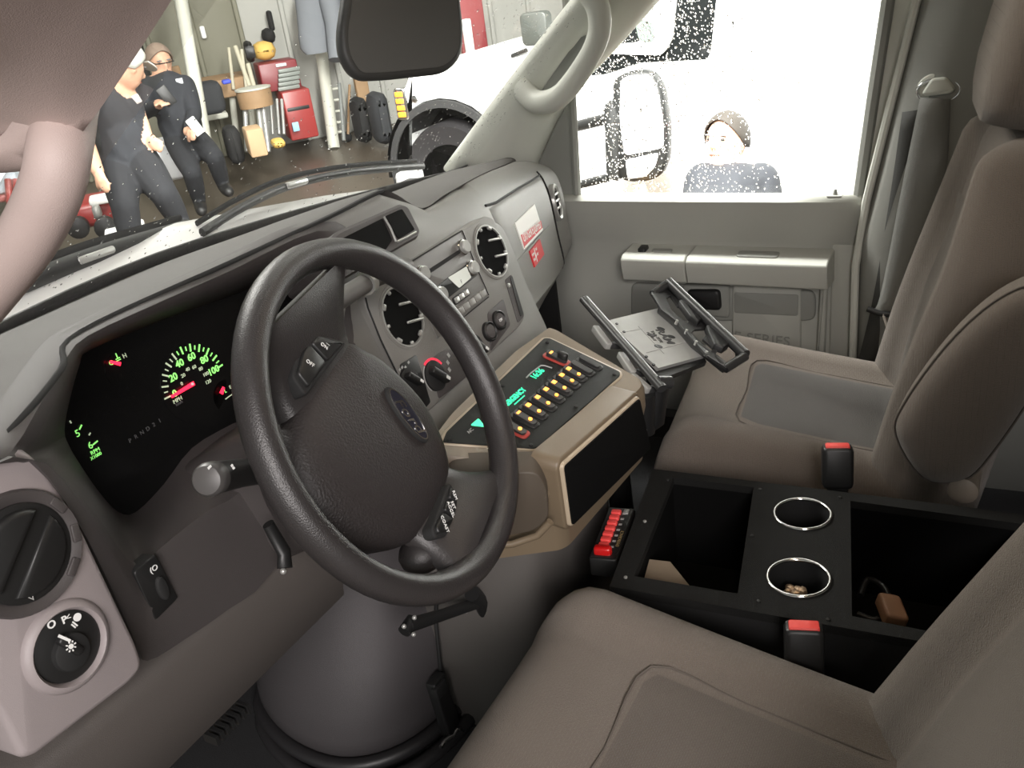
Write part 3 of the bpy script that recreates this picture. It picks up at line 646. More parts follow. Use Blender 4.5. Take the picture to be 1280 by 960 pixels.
# climate controls
MB().prism(SF, roundp([sv(*q) for q in ((499, 456), (520, 443), (538, 503), (530, 512), (506, 484))], .004), .003, .0072, .0008).build('fan_plate', BLK, dash)
fp = dash.children[-1]
def knob(px, py, r, par, name):
    c_ = sv(px, py, .014)
    k = MB().lathe(SF, *c_, [(r, .006), (r, .010), (r * .8, .012)], 28).build(name, BLKM, par)
    f = SF.sub(*c_, .012, R_(-50)); MB().box(f, (0, 0, .005), (r * 1.7, r * .5, .010), .002).build('knob_grip', BLK, k)
    MB().box(f, (r * .55, 0, .0105), (r * .35, r * .2, .001)).build('knob_pointer', WHITEP, k)
    return c_
knob(516, 474, .017, fp, 'fan_knob')
for (px, py) in ((500, 462), (503, 459), (511, 453), (505, 476), (507, 459)): MB().box(SF.sub(*sv(px, py, .008), .0075, R_(20)), (0, 0, 0), (.004, .003, .0005)).build('fan_mark', GREYP, fp)
cp = MB().prism(SF, roundp([sv(*q) for q in ((537, 449), (557, 436), (590, 440), (583, 471), (548, 499))], .005), .003, .0072, .0008).build('climate_plate', DARKB, dash)
kc = knob(548, 469, .021, cp, 'temperature_knob')
def arc(fr, c_, r, a0, a1, wd, m_, nm, par, h):
    o = [(c_[0] + (r + wd) * math.cos(R_(a0 + (a1 - a0) * k / 12)), c_[1] + (r + wd) * math.sin(R_(a0 + (a1 - a0) * k / 12))) for k in range(13)]
    i = [(c_[0] + r * math.cos(R_(a0 + (a1 - a0) * k / 12)), c_[1] + r * math.sin(R_(a0 + (a1 - a0) * k / 12))) for k in range(13)]
    return MB().prism(fr, o + i[::-1], h, h + .001).build(nm, m_, par)
arc(SF, kc, .0225, 115, 20, .003, mat('hot_red', (.8, .03, .06), .5, emit=(1, .03, .08), estr=.5), 'hot_mark', cp, .0075)
arc(SF, kc, .0225, 215, 120, .0015, GREYP, 'cold_mark', cp, .0075)
for (px, py) in ((561, 444), (560, 453), (562, 462)): MB().box(SF.sub(*sv(px, py, .008), .0075, R_(15)), (0, 0, 0), (.005, .006, .0005)).build('mode_symbol', GREYP, cp)
knob(598, 433, .019, dash, 'mode_knob')
# display pod on top of the dash
NF = Fr((-.10, .20, .80), (1, 0, 0), (0, .30, 1))
npx = [(408, 303), (420, 290), (500, 255), (508, 258), (524, 290), (521, 298), (487, 317), (425, 352), (410, 345)]
nf = roundp(NF.uvs(npx), .006)
pod = MB(); back = [NF.p(x * .96, y * .9 - .012, -.085) for x, y in nf]
front = [NF.p(x, y, 0) for x, y in nf]; fr2 = [NF.p(*p, .004) for p in offs(nf, .003)]
pod.loft([back, front, fr2]).build('display_pod', DARKB, dash, smooth=45)
po = dash.children[-1]
MB().prism(NF, roundp(NF.uvs([(424, 300), (478, 273), (490, 300), (482, 312), (425, 338)], .005), .003), .002, .0055).build('display_window', LENS, po)
MB().prism(NF, roundp(NF.uvs([(482, 270), (502, 261), (518, 287), (498, 299)], .005), .003), .002, .0058).build('display_window', LENS, po)
MB().tube([NF.p(*NF.uv(*q, .006), .006) for q in ((480, 271), (488, 285), (495, 302))], .0016, 6).build('display_divider', SILV, po)
MB().tube([NF.p(*NF.uv(*q, .006), .006) for q in ((497, 302), (508, 297), (520, 290))], .0016, 6).build('display_lip', SILV, po)
# ------------------------------------------------------------------ steering wheel (turned well to the right)
WC = V(-.391, .005, .695); _a, _y, _t = R_(25), R_(7), R_(-83.1)
_n = V(math.sin(_y) * math.cos(_a), -math.cos(_y) * math.cos(_a), math.sin(_a)); _u = V(math.cos(_y), math.sin(_y), 0); _v = _n.cross(_u)
WF = Fr(WC, _u * math.cos(_t) + _v * math.sin(_t), _v * math.cos(_t) - _u * math.sin(_t))
wheel = thing('steering_wheel', WC, 'black grained steering wheel turned to the right, four thumb buttons', 'steering wheel')
rim = []
for k in range(72):
    a = 2 * math.pi * k / 72; ring = []
    for j in range(14):
        b = 2 * math.pi * j / 14; r = .1775 + .0155 * math.cos(b); ring.append(WF.p(r * math.cos(a), r * math.sin(a), .0175 * math.sin(b)))
    rim.append(ring)
MB().loft(rim, ringclosed=True).build('rim', LEATH, wheel, smooth=80)
HZ = -.035
hubo = [(-.084, .038), (-.060, .063), (-.028, .079), (.029, .090), (.075, .079), (.105, .058), (.119, .030), (.123, -.008), (.113, -.057), (.085, -.098), (.047, -.124), (.004, -.135), (-.036, -.122), (-.064, -.092), (-.080, -.045)]
ho = [tuple(p) for p in crom([V(x, y, 0).to_2d() for x, y in hubo], 4, True)]
hc_ = (.018, -.02)
rg = []
for sc_, z in ((.96, HZ - .05), (1.0, HZ - .012), (.995, HZ - .002), (.96, HZ + .006), (.86, HZ + .013), (.70, HZ + .018), (.5, HZ + .021), (.25, HZ + .0225), (.05, HZ + .023)):
    rg.append([WF.p(hc_[0] + (x - hc_[0]) * sc_, hc_[1] + (y - hc_[1]) * sc_, z) for x, y in ho])
MB().loft(rg).build('airbag_cover', HUBM, wheel, smooth=60)
# spokes: curved bridges from hub to rim
def spoke(inner_, outer_, name):
    n = 8; rg = []
    for k in range(n + 1):
        t = k / n; s = t * t * (3 - 2 * t)
        a = Vector(inner_[0]).lerp(Vector(outer_[0]), t); b = Vector(inner_[1]).lerp(Vector(outer_[1]), t)
        mid_ = (a + b) / 2; pin = 1 - .16 * math.sin(math.pi * t); a = mid_ + (a - mid_) * pin; b = mid_ + (b - mid_) * pin
        z = HZ + .002 + (-.006 - HZ) * s; th = .016
        e = .22
        rg.append([WF.p(*p, q) for p, q in ((a, z - th), (a, z - .003), (a.lerp(b, e * .3), z + .004), (a.lerp(b, e), z + .008), (a.lerp(b, .5), z + .009), (a.lerp(b, 1 - e), z + .008), (a.lerp(b, 1 - e * .3), z + .004), (b, z - .003), (b, z - th))])
    return MB().loft(rg).build(name, LEATH, wheel, smooth=70)
spoke(((-.070, -.085), (-.065, .050)), ((-.150, -.100), (-.150, .105)), 'spoke')
spoke(((.095, .055), (.100, -.060)), ((.150, .100), (.165, -.080)), 'spoke')
sb = MB(); sb.ellipsoid(WF.p(.136, -.046, HZ - .010), (.028, .024, .020)); sb.build('spoke_shoulder', LEATH, wheel, smooth=80)
# thumb buttons
BH = HZ + .028
def thumb(poly, name, txt, ang):
    u0 = sum(p[0] for p in poly) / len(poly); v0 = sum(p[1] for p in poly) / len(poly)
    o = MB().prism(WF, roundp(poly, .004), BH - .016, BH, .002).build(name, BLK, wheel, smooth=40)
    for i, (tx, du, dv) in enumerate(txt): text(tx, WF, u0 + du, v0 + dv, .0058, WHITEP, o, 'lettering', h=BH + .0004, ang=ang)
    return o
wl = WF.uvs([(372, 468), (378, 440), (398, 418), (432, 428), (386, 488)], BH)
MB().prism(WF, roundp(offs(ccw(wl), -.003), .006), BH - .03, BH - .004, .002).build('button_pad', BLKM, wheel)
thumb(WF.uvs([(373, 466), (380, 439), (388, 430), (409, 453), (387, 484)], BH), 'cruise_button', [('OFF', .0, 0)], R_(20))
thumb(WF.uvs([(390, 428), (399, 419), (430, 429), (411, 451)], BH), 'cruise_button', [('ON', -.001, -.003), ('....', 0, .004)], R_(20))
wr = WF.uvs([(566, 604), (575, 618), (572, 645), (562, 667), (549, 670), (545, 660)], BH)
MB().prism(WF, roundp(offs(ccw(wr), -.002), .006), BH - .02, BH - .004, .002).build('button_pad', BLKM, wheel)
thumb(WF.uvs([(565, 607), (574, 619), (572, 628), (562, 622)], BH), 'cruise_button', [('RSM', 0, 0)], R_(-25))
thumb(WF.uvs([(561, 624), (572, 631), (569, 646), (556, 637)], BH), 'cruise_button', [('SET', 0, .004), ('ACCEL', 0, -.003)], R_(-25))
thumb(WF.uvs([(555, 640), (568, 648), (561, 663), (549, 667), (546, 658)], BH), 'cruise_button', [('COAST', .0, 0)], R_(-25))
# oval emblem
ec = WF.uv(508, 519, HZ + .022); EM = WF.sub(*ec, HZ + .0205, R_(0))
em = MB().prism(EM, ell(0, 0, .037, .0135, 40), -.008, .004, .0015).build('emblem', BLKM, wheel)
o = ell(0, 0, .034, .0112, 40); i = ell(0, 0, .0325, .0099, 40)
MB().ring(EM, o, i, .003, .0052).build('emblem_rim', CHROME, em)
MB().prism(EM, ell(0, 0, .0324, .0098, 40), .003, .0045).build('emblem_field', mat('emblem_black', (.02, .02, .03), .2), em)
text('Ford', EM, 0, -.001, .0165, CHROME, em, 'lettering', h=.0046, depth=.0006, shear=.35, bold=.0001, sx=1.45)
lens_ = [(-.026 + .052 * k / 12, .0095 * math.sqrt(max(0, 1 - ((-.026 + .052 * k / 12) / .0284) ** 2))) for k in range(13)]
# ------------------------------------------------------------------ steering column, stalk, shift lever
CF = Fr(WC, _u, _v)     # upright frame on the column axis, z towards the driver
colm = thing('steering_column', WC - _n * .2, 'dark steering column shroud with stalk and shift lever', 'steering column')
rg = []
for z, w_, h_, dv in ((-.075, .105, .115, -.005), (-.10, .118, .130, -.01), (-.16, .128, .150, -.015), (-.25, .125, .150, -.02), (-.34, .11, .14, -.02)):
    rg.append([CF.p(x, y + dv, z) for x, y in rr(0, 0, w_, h_, .035, 5)])
MB().loft(rg).build('column_shroud', DARKB, colm, smooth=60)
MB().lathe(CF, 0, 0, [(.045, -.085), (.045, -.045)], 28).build('column_neck', BLK, colm)
s0 = at(335, 590, 1, .11); s1 = at(302, 591, 1, .085); s2_ = at(266, 598, 1, .060); s3 = at(253, 602, 1, .052)
stk = MB().tube([s0, s1, s2_], [.011, .0135, .0145], 18).build('turn_stalk', BLK, colm, smooth=60)
dr = (s3 - s2_).normalized(); SKF = Fr(s2_, V(1, .4, 0) - dr * dr.dot(V(1, .4, 0)), dr.cross(V(1, .4, 0)))
if SKF.z.dot(dr) < 0: SKF = Fr(s2_, SKF.y, SKF.x)
MB().lathe(SKF, 0, 0, [(.0150, -.003), (.0152, .006), (.0146, .010), (.0125, .013), (.006, .0145)], 24).build('stalk_button', mat('stalk_grey', (.07, .066, .064), .4), colm)
for (px, py, nm) in ((262, 584, 0), (284, 585, 1), (289, 590, 1), (292, 585, 1), (290, 582, 1)):
    f = Fr(at(px, py, 1, .055 if nm else .049), (1, .1, .1), (0, .3, 1)); MB().box(f, (0, 0, 0), (.004 if not nm else .0022, .002, .0008)).build('stalk_symbol', WHITEP, colm)
g0, g1, g2, g3 = at(508, 333, 1, .15), at(470, 347, 1, .145), at(425, 374, 1, .14), at(385, 402, 1, .135)
MB().tube(crom([g0, g1, g2, g3], 4), [.013] * 8 + [.0135, .014, .014, .013, .010], 16, flat=.85).build('shift_lever', mat('lever_grey', (.085, .08, .075), .45), colm, smooth=60)
MB().tube([at(462, 352, 1, .142), at(456, 355, 1, .142)], .0145, 16).build('lever_collar', SILV, colm)
t0, t1 = at(335, 655, 1, .10), at(355, 690, 1, .095)
MB().tube([t0, t1, at(356, 710, 1, .09)], [.005, .006, .0065], 12, flat=1.3).build('tilt_lever', BLK, colm, smooth=60)
MB().ellipsoid(at(354, 714, 1, .088), (.0035, .0035, .0035), 10, 6).build('lever_tip', SILV, colm)
# knob of the brake release under the bolster
rel = thing('release_knob', at(392, 748, 1, .20), 'small black pull knob under the knee bolster', 'knob')
MB().tube([at(404, 748, 1, .19), at(386, 747, 1, .19)], [.0155, .015], 16).build('knob_head', BLK, rel)
MB().tube([at(384, 747, 1, .19), at(368, 765, 1, .20), at(330, 800, 1, .22)], [.009, .006, .006], 10).build('pull_rod', BLKM, rel)
# black flashlight bracket below the wheel
brk = thing('bracket', at(555, 770, 1, .12), 'black rod bracket with silver bolts below the steering wheel', 'bracket')
b0, b1, b2 = at(510, 782, 1, .14), at(555, 768, 1, .13), at(600, 752, 1, .12)
MB().tube([b0, b1, b2], [.010, .0085, .009], 12).build('bracket_rod', BLK, brk)
MB().tube([at(590, 742, 1, .12), at(602, 752, 1, .12), at(606, 772, 1, .12)], [.012, .013, .006], 12).build('bracket_hook', BLK, brk)
MB().tube([at(505, 790, 1, .14), at(516, 774, 1, .14)], [.009, .009], 12).build('bracket_clamp', BLK, brk)
for p in ((505, 783), (518, 772), (517, 793), (580, 754), (583, 764)): MB().ellipsoid(at(*p, 1, .128), (.0035, .0035, .0035), 8, 6).build('bolt', SILV, brk)
# ------------------------------------------------------------------ engine cover in the footwell
ENG = mat('engine_cover_grey', (.058, .053, .055), .55, bump=.3, bscale=1200)
eng = thing('engine_cover', (0, .45, 0), 'smooth grey engine cover in the footwell with rubber foot seal', 'engine cover')
def foot(z):
    k = z / .45; x0 = -.325 + .10 * k; y0 = .205 + .03 * k
    return crom([(.05, .60, z), (-.12 + .05 * k, .575, z), (x0 + .085, .545, z), (x0 + .035, .49, z), (x0 + .004, .40, z), (x0 + .006, .31, z), (x0 + .05, .245, z), (x0 + .13, y0 + .003, z), (-.05, y0 - .01, z), (.15, y0, z), (.27 - .05 * k, .30, z)], 4)
lev = [0, .05, .10, .16, .23, .30, .37, .43]
G = []
for z in lev:
    bul = .012 * math.sin(z * 18) * (1 if z < .35 else 0)
    G.append([p + V(-bul, -bul * .3, 0) for p in foot(z)])
MB().grid(G).build('cover_shell', ENG, eng, smooth=70, thick=.01)
sl = MB().tube([p + V(-.008, -.008, .016) for p in foot(0)], .012, 8).build('foot_seal', RUBBER, eng, smooth=60)
MB().tube([p + V(-.030, -.030, .006) for p in foot(0)], .012, 8).build('foot_seal', RUBBER, eng, smooth=60)
TUN = mat('tunnel_grey', (.085, .078, .072), .6, bump=.3, bscale=1200)
tg_ = []
for z, k in ((0, 0), (.16, .4), (.30, .8), (.395, 1)):
    tg_.append([V(-.165 + .03 * k, .24, z), V(-.168 + .03 * k, .12, z), V(-.160 + .03 * k, .045, z), V(-.13 + .02 * k, .024, z), V(.10, .02, z), V(.17, .05, z), V(.18, .24, z)])
MB().loft(tg_).build('tunnel_side', TUN, eng, smooth=50)
lt = at(556, 885, 1, .185)
lf = Fr(lt, (1, 0, 0), (0, .1, 1))
MB().box(lf, (0, 0, 0), (.032, .12, .016), .003).build('latch_strap', BLK, eng)
MB().box(lf, (-.006, .045, .008), (.030, .020, .010), .002).build('latch_strap', BLKM, eng)
MB().tube([at(551, 934, 1, .165), at(556, 926, 1, .165), at(566, 920, 1, .165), at(570, 912, 1, .165), at(578, 912, 1, .165), at(577, 918, 1, .165)], .0035, 8).build('latch_hook', CHROME, eng)
MB().tube([at(546, 705, 1, .20), at(545, 780, 1, .20), at(553, 860, 1, .20)], .003, 6).build('cover_seam', BLKM, eng)
# ------------------------------------------------------------------ tan console on the engine cover
con = thing('engine_console', (-.02, .02, .32), 'tan molded console with lit switch panel, right of steering wheel', 'console')
TZ = .55
SWF = Fr((-.06, .03, .548), (1, 0, 0), (0, 1, .33))       # switch panel plane
def swp(px, py, h=0.0): return SWF.uv(px, py, h)
tpx = [(528, 560), (560, 518), (640, 440), (684, 409), (697, 413), (804, 476), (806, 486), (704, 588), (690, 592), (540, 572)]
tp = roundp([swp(*q) for q in tpx], .010)
# body below the top: rear face leaning, driver side with pocket
base_px = None
top3 = [SWF.p(x, y, 0) for x, y in tp]
lip = [SWF.p(*p, .003) for p in offs(ccw(tp), .005)]
body = MB()
c0 = sum(top3, Vector()) / len(top3)
def shrink(p, z):
    q = Vector(p); k = (SWF.o.z - z) / .25
    q.z = z + .25 * (p.z - SWF.o.z) * (1 - k); q.y += .03 * k if p.y < .0 else 0; q.x = p.x + (.04 * k if p.x < -.1 else .03 * k if p.y < .02 else 0); return q
rg = [[shrink(p, .385) for p in top3], [shrink(p, .40) for p in top3], [shrink(p, .46) for p in top3], [p + V(0, 0, -.03) for p in top3], [p + V(0, 0, -.006) for p in top3], lip]
if area2(tp) < 0: pass
body.loft(rg).build('console_body', TAN, con, smooth=50)
# black rear door with a pale rim
RF_ = Fr((-.06, -.0675, .47), (1, -.053, 0), (0, -.12, 1))
rdpx = [(705, 583), (799, 498), (813, 560), (715, 657)]
rp_ = roundp(RF_.uvs(rdpx, .008), .006)
MB().prism(RF_, offs(ccw(rp_), -.009), -.035, .003, .003).build('rear_frame', TAN, con, smooth=45)
MB().prism(RF_, offs(ccw(rp_), -.003), -.01, .0075, .002).build('rear_bead', mat('console_bead', (.45, .37, .27), .35), con, smooth=45)
MB().prism(RF_, rp_, -.01, .0095, .001).build('rear_door', VOID, con)
# driver side pocket: flat proud panel, recess shade put into its dark brown
P1_, P2_ = SWF.p(*swp(545, 573)), SWF.p(*swp(692, 593))
LSF = Fr((P1_ + P2_) / 2 + V(.002, 0, -.09), P2_ - P1_, V(-.05, 0, .25))
pk = roundp([LSF.uv(*q, .008) for q in ((556, 592), (672, 590), (684, 612), (686, 648), (668, 664), (600, 676), (566, 672))], .012)
MB().prism(LSF, pk, -.03, .0085, .002).build('pocket', mat('pocket_shade', (.075, .060, .045), .6), con)
MB().tube([LSF.p(*LSF.uv(*q, .012), .012) for q in ((590, 682), (640, 680), (672, 669), (688, 652))], .005, 8).build('pocket_lip', TAN, con, smooth=60)
# switch panel
spx = [(553, 553), (558, 540), (680, 423), (687, 423), (775, 465), (775, 470), (674, 558), (668, 561)]
MB().prism(SWF, offs(ccw(roundp([swp(*q, .004) for q in spx], .004)), -.004), -.01, .0045, .002).build('panel_rim', mat('panel_rim_tan', (.40, .33, .24), .35), con, smooth=40)
pan = MB().prism(SWF, roundp([swp(*q, .005) for q in spx], .004), -.01, .006, .001).build('switch_panel', PANELM, con)
for q in ((562, 549), (664, 556), (768, 468), (684, 428), (725, 447), (720, 508), (628, 482)):
    MB().lathe(SWF, *swp(*q, .007), [(.003, .005), (.0028, .0075), (.0015, .008)], 10).build('screw', BLKM, pan)
# rocker switches: row of eight, the ends red or dark
r0, r1 = Vector(swp(645, 536, .008)), Vector(swp(712, 474, .008)); dirr = (r1 - r0)
angr = math.atan2(dirr.y, dirr.x)
SWM = mat('rocker_dark', (.03, .03, .03), .35)
RING = mat('rocker_red', (.35, .045, .035), .4)
def rocker(c_, an, lit, red=False, up=False, lamp2=True):
    f = SWF.sub(c_[0], c_[1], .005, an)
    o = MB().prism(f, rr(0, 0, .0185 if red else .017, .042, .006), 0, .003, .001).build('rocker_switch', RING if red else BLK, pan)
    b = MB(); b.loft([[f.p(x, y, 0) for x, y in rr(0, 0, .012, .034, .004)], [f.p(x, y, (.004 + abs(y) * (.35 if (y > 0) != up else .12))) for x, y in rr(0, 0, .0115, .033, .004)]])
    b.build('rocker', SWM, o, smooth=30)
    if lit:
        for k in ((.0105, .008) if lamp2 else (.0105,)):
            MB().box(f, (0, k, .0088), (.0075, .0030, .0012)).build('lamp', ORANGE, o)
        MB().lathe(f, 0, -.0075, [(.0028, .004), (.0026, .0082)], 10).build('lamp', ORANGE, o)
    return o
pxs = [(643, 536), (656, 524), (667, 514), (678.5, 504), (689, 494), (699, 485), (708.5, 476), (717, 468)]
for i, q in enumerate(pxs):
    c_ = swp(q[0], q[1], .008)
    rocker(c_, angr, i < 8, red=(i == 0), lamp2=(i not in (0, 1)))
for q in ((727, 461), (737, 454)): rocker(swp(*q, .008), angr, False)
f = SWF.sub(*swp(697, 447, .008), 0, angr)
o = rocker(swp(696, 448, .008), angr + R_(0), True, red=True, lamp2=False)
MB().box(SWF.sub(*swp(703, 447, .012), .012, angr), (0, 0, .003), (.010, .016, .012), .003).build('switch_guard', BLK, pan)
a, b = Vector(swp(628, 506, .007)), Vector(swp(657, 490, .007)); an = math.atan2((b - a).y, (b - a).x)
text('EMERGENCY', SWF, (a.x + b.x) / 2, (a.y + b.y) / 2 + .001, .0115, GREENL, pan, 'panel_lettering', ang=angr, h=.0065, sx=.92, bold=.0004)
text('~~~~~~', SWF, (a.x + b.x) / 2 + .002, (a.y + b.y) / 2 - .007, .008, GREENL, pan, 'panel_lettering', ang=angr, h=.0065, bold=.0003)
u, v = swp(672, 467, .007); text('16:36', SWF, u, v, .0135, GREENL, pan, 'clock_digits', ang=angr, h=.0067, bold=.0003)
cl = [SWF.p(*swp(*q, .007), .007) for q in ((658, 472), (664, 466), (676, 457), (681, 457), (690, 460))]
MB().tube(cl, .0011, 6).build('clock_frame', GREYP, pan)
u, v = swp(598, 529, .007); MB().prism(SWF.sub(u, v, 0, angr), roundp([(-.010, .006), (.010, .006), (0, -.011)], .003), .005, .0066).build('star_lamp', GREENL, pan)
u, v = swp(588, 538, .007); text('A/C', SWF, u, v, .007, GREYP, pan, 'panel_lettering', ang=angr, h=.0063)
# ------------------------------------------------------------------ tablet mount between console and passenger seat
tm = thing('tablet_mount', (.245, .06, .0), 'grey and black tablet tray on a post beside passenger seat', 'tablet mount')
TF = Fr(at(818, 424, 0, .25), at(835, 420, 2, .50) - at(795, 430, 2, .515), at(790, 396, 2, .53) - at(848, 455, 2, .49))
def tv(px, py, h=0.0): return TF.uv(px, py, h)
plate = MB().prism(TF, [tv(*q) for q in ((757, 403), (822, 387), (846, 402), (880, 446), (822, 462))], -.003, .003).build('tray_plate', ALU, tm)
MB().prism(TF, [tv(*q) for q in ((818, 460), (880, 444), (884, 450), (826, 472))], -.012, -.003).build('tray_edge', BLK, tm)
for q in ((814, 419), (826, 411), (839, 421), (823, 433)): MB().prism(TF.sub(*tv(*q, .003), 0, R_(-40)), ell(0, 0, .0072, .0048, 16), .002, .0036).build('tray_hole', BLK, plate)
for q in ((771, 405), (780, 415), (808, 446), (817, 456)): MB().lathe(TF, *tv(*q, .003), [(.0028, .002), (.0026, .0042)], 10).build('screw', BLK, plate)
for q in (((798, 408), (830, 442)), ((775, 416), (803, 411)), ((808, 441), (860, 427))):
    MB().tube([TF.p(*tv(*p, .003), .003) for p in q], .0007, 6).build('tray_crease', GREYP, plate)
PRT = mat('dark_print', (.05, .05, .05), .6)
a, b = Vector(tv(824, 412, .003)), Vector(tv(840, 430, .003)); an = math.atan2((b - a).y, (b - a).x)
cc = Vector(tv(831, 421, .003)); sd = Vector((-math.sin(an), math.cos(an)))
text('RAM', TF, cc.x, cc.y, .021, PRT, plate, 'lettering', ang=an, h=.0036, bold=.0005)
text('TAB-TITE', TF, *(cc - sd * .0165), .0085, PRT, plate, 'lettering', ang=an, h=.0036)
text('MOUNT', TF, *(cc - sd * .0265), .007, PRT, plate, 'lettering', ang=an, h=.0036)
# left rail with three lips, right clamp frame
RAIL = mat('rail_dark_chrome', (.06, .06, .06), .28, .5)
MB().tube([TF.p(*tv(*q, .012), .012) for q in ((730, 374), (760, 408), (795, 448), (828, 486))], .0085, 14, flat=.8).build('side_rail', RAIL, tm, smooth=60)
for (p0, p1) in (((744, 408), (762, 432)), ((776, 441), (792, 466)), ((790, 468), (812, 487))):
    a, b = Vector(tv(*p0, .0)), Vector(tv(*p1, .0)); d = b - a; f = TF.sub(*((a + b) / 2), -.002, math.atan2(d.y, d.x))
    MB().box(f, (0, 0, 0), (d.length, .012, .010), .002).build('rail_lip', ALU, tm); MB().box(f, (d.length * .42, .012, 0), (.010, .022, .008), .002).build('rail_lip', RAIL, tm)
MB().tube([TF.p(*tv(*q, .012), .012) for q in ((822, 478), (838, 478))], .010, 10).build('rail_end', RAIL, tm)
fo = TF.uvs([(812, 366), (837, 351), (842, 353), (934, 440), (932, 446), (908, 463), (900, 461)], .03)
holes = None
HF = .03
MB().tube([TF.p(*tv(*q, HF), HF) for q in ((836, 353), (862, 378), (900, 414), (932, 444))], .0085, 12, flat=1.2).build('clamp_bar', RAIL, tm, smooth=60)
MB().tube([TF.p(*tv(*q, .010), .010) for q in ((826, 387), (846, 404), (868, 430), (890, 447), (906, 460))], .0075, 12, flat=1.3).build('clamp_bar', RAIL, tm, smooth=60)
for (p0, p1) in (((816, 368), (836, 353)), ((906, 461), (932, 445))):
    MB().tube([TF.p(*tv(*p0, .014), .014), TF.p(*tv(*p1, HF), HF)], .0075, 12).build('clamp_end', RAIL, tm)
from mathutils.geometry import tessellate_polygon
cl_o = [(813, 367), (837, 353), (932, 442), (930, 448), (907, 461), (884, 446), (864, 424), (846, 403), (826, 388)]
cl_h = [[(832, 373), (838, 371), (847, 384), (851, 384), (863, 398), (859, 405), (848, 397), (838, 388)], [(862, 418), (868, 413), (881, 412), (884, 418), (878, 425), (892, 437), (886, 441), (873, 431)], [(893, 447), (897, 438), (908, 431), (918, 436), (920, 445), (910, 455), (899, 455)]]
lp_ = [TF.uvs(l, .018) for l in [cl_o] + cl_h]
w3 = MB()
for z in (.016, .020):
    L3 = [[TF.p(x, y, z) for x, y in l] for l in lp_]; w3.add([p for l in L3 for p in l], [tuple(t) for t in tessellate_polygon([[V(x, y, 0) for x, y in l] for l in lp_])])
for l in lp_: w3.loft([[TF.p(x, y, .016) for x, y in l], [TF.p(x, y, .020) for x, y in l]], caps=(False, False))
w3.build('clamp_plate', mat('clamp_black', (.025, .025, .025), .35), tm, smooth=None)
for poly in ([(848, 377), (854, 376), (878, 399), (872, 404), (862, 396)], [(882, 408), (888, 409), (912, 431), (904, 437), (892, 432)]):
    MB().prism(TF, roundp([tv(*q, .026) for q in poly], .003), .018, .030, .002).build('clamp_pad', BLK, tm)
for q in ((846, 402), (858, 414), (870, 428), (883, 441), (905, 432)): MB().lathe(TF, *tv(*q, .02), [(.0026, .015), (.0022, .023)], 8).build('screw', SILV, tm)
pb = TF.p(0, -.01, -.01)
MB().tube([pb, pb + V(0, .0, -.05), V(pb.x - .03, pb.y, .38), V(.245, .06, .30), V(.245, .06, .02)], [.025, .02, .018, .02, .024], 14).build('mount_post', BLK, tm, smooth=60)
MB().lathe(Fr((.255, .06, .0), (1, 0, 0), (0, 1, 0)), 0, 0, [(.07, .0), (.07, .008), (.03, .012)], 24).build('post_foot', BLK, tm)
MB().tube([at(806, 492, 0, .20), at(806, 540, 0, .20)], .017, 12).build('post_sleeve', BLK, tm)
for q in ((796, 518), (798, 545), (806, 538)): MB().ellipsoid(at(*q, 0, .17), (.004, .004, .004), 8, 6).build('bolt', SILV, tm)
# ------------------------------------------------------------------ floor console between the seats
from mathutils.geometry import tessellate_polygon
fc = thing('floor_console', (0, -.30, 0), 'low black console box between the seats with two cup holders', 'console')
CZ = .34
def cz(px, py): p = at(px, py, 2, CZ); return (p.x, p.y)
outer_ = [cz(816, 586), cz(762, 733), cz(1107, 794), (-.135, -.60), (.150, -.60), cz(1219, 635)]
o1 = [cz(842, 597), cz(793, 720), cz(922, 742), cz(942, 609)]
o2 = [cz(1063, 626), cz(1065, 770), (-.122, -.575), (.128, -.575)]
cups = [cz(1003, 643), cz(998, 723)]
CR = .038
def holed(mb, z, outs):
    loops = [[V(x, y, z) for x, y in l] for l in outs]; flat_ = [p for l in loops for p in l]
    mb.add(flat_, [tuple(t) for t in tessellate_polygon(loops)])
loops = [outer_, o1, o2] + [ell(*c_, CR, CR, 28) for c_ in cups]
mb = MB(); holed(mb, CZ, loops)
for l in loops: mb.loft([[V(x, y, CZ) for x, y in l], [V(x, y, CZ - .012) for x, y in l]], caps=(False, False))
mb.build('top_plate', CARPB, fc, smooth=None)
mb = MB(); mb.loft([[V(x, y, CZ - .012) for x, y in offs(ccw(outer_), .004)], [V(x, y, .0) for x, y in offs(ccw(outer_), .012)]], caps=(False, True))
mb.build('console_box', BLKM, fc, smooth=None)
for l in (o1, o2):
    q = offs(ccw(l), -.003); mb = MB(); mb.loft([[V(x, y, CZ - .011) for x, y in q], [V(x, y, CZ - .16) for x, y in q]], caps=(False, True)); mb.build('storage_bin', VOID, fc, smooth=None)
for c_ in cups:
    f = Fr((*c_, CZ), (1, 0, 0), (0, 1, 0))
    cup = MB().lathe(f, 0, 0, [(CR - .001, .000), (CR - .003, -.075), (.002, -.076)], 28, caps=False).build('cup_holder', BLKM, fc, smooth=60)
    cr = [f.p(CR * math.cos(2 * math.pi * k / 36), CR * math.sin(2 * math.pi * k / 36), .001) for k in range(36)]
    MB().ctube(cr, .0026, 10).build('cup_rim', CHROME, cup, smooth=60)
for q in ((835, 600), (806, 652), (782, 722), (940, 670), (950, 612), (948, 752), (1050, 622), (1035, 775)):
    MB().lathe(Fr((*cz(*q), CZ), (1, 0, 0), (0, 1, 0)), 0, 0, [(.0028, 0), (.0024, .0016), (.001, .002)], 10).build('screw', SILV if q[0] in (806, 782) else BLK, fc)
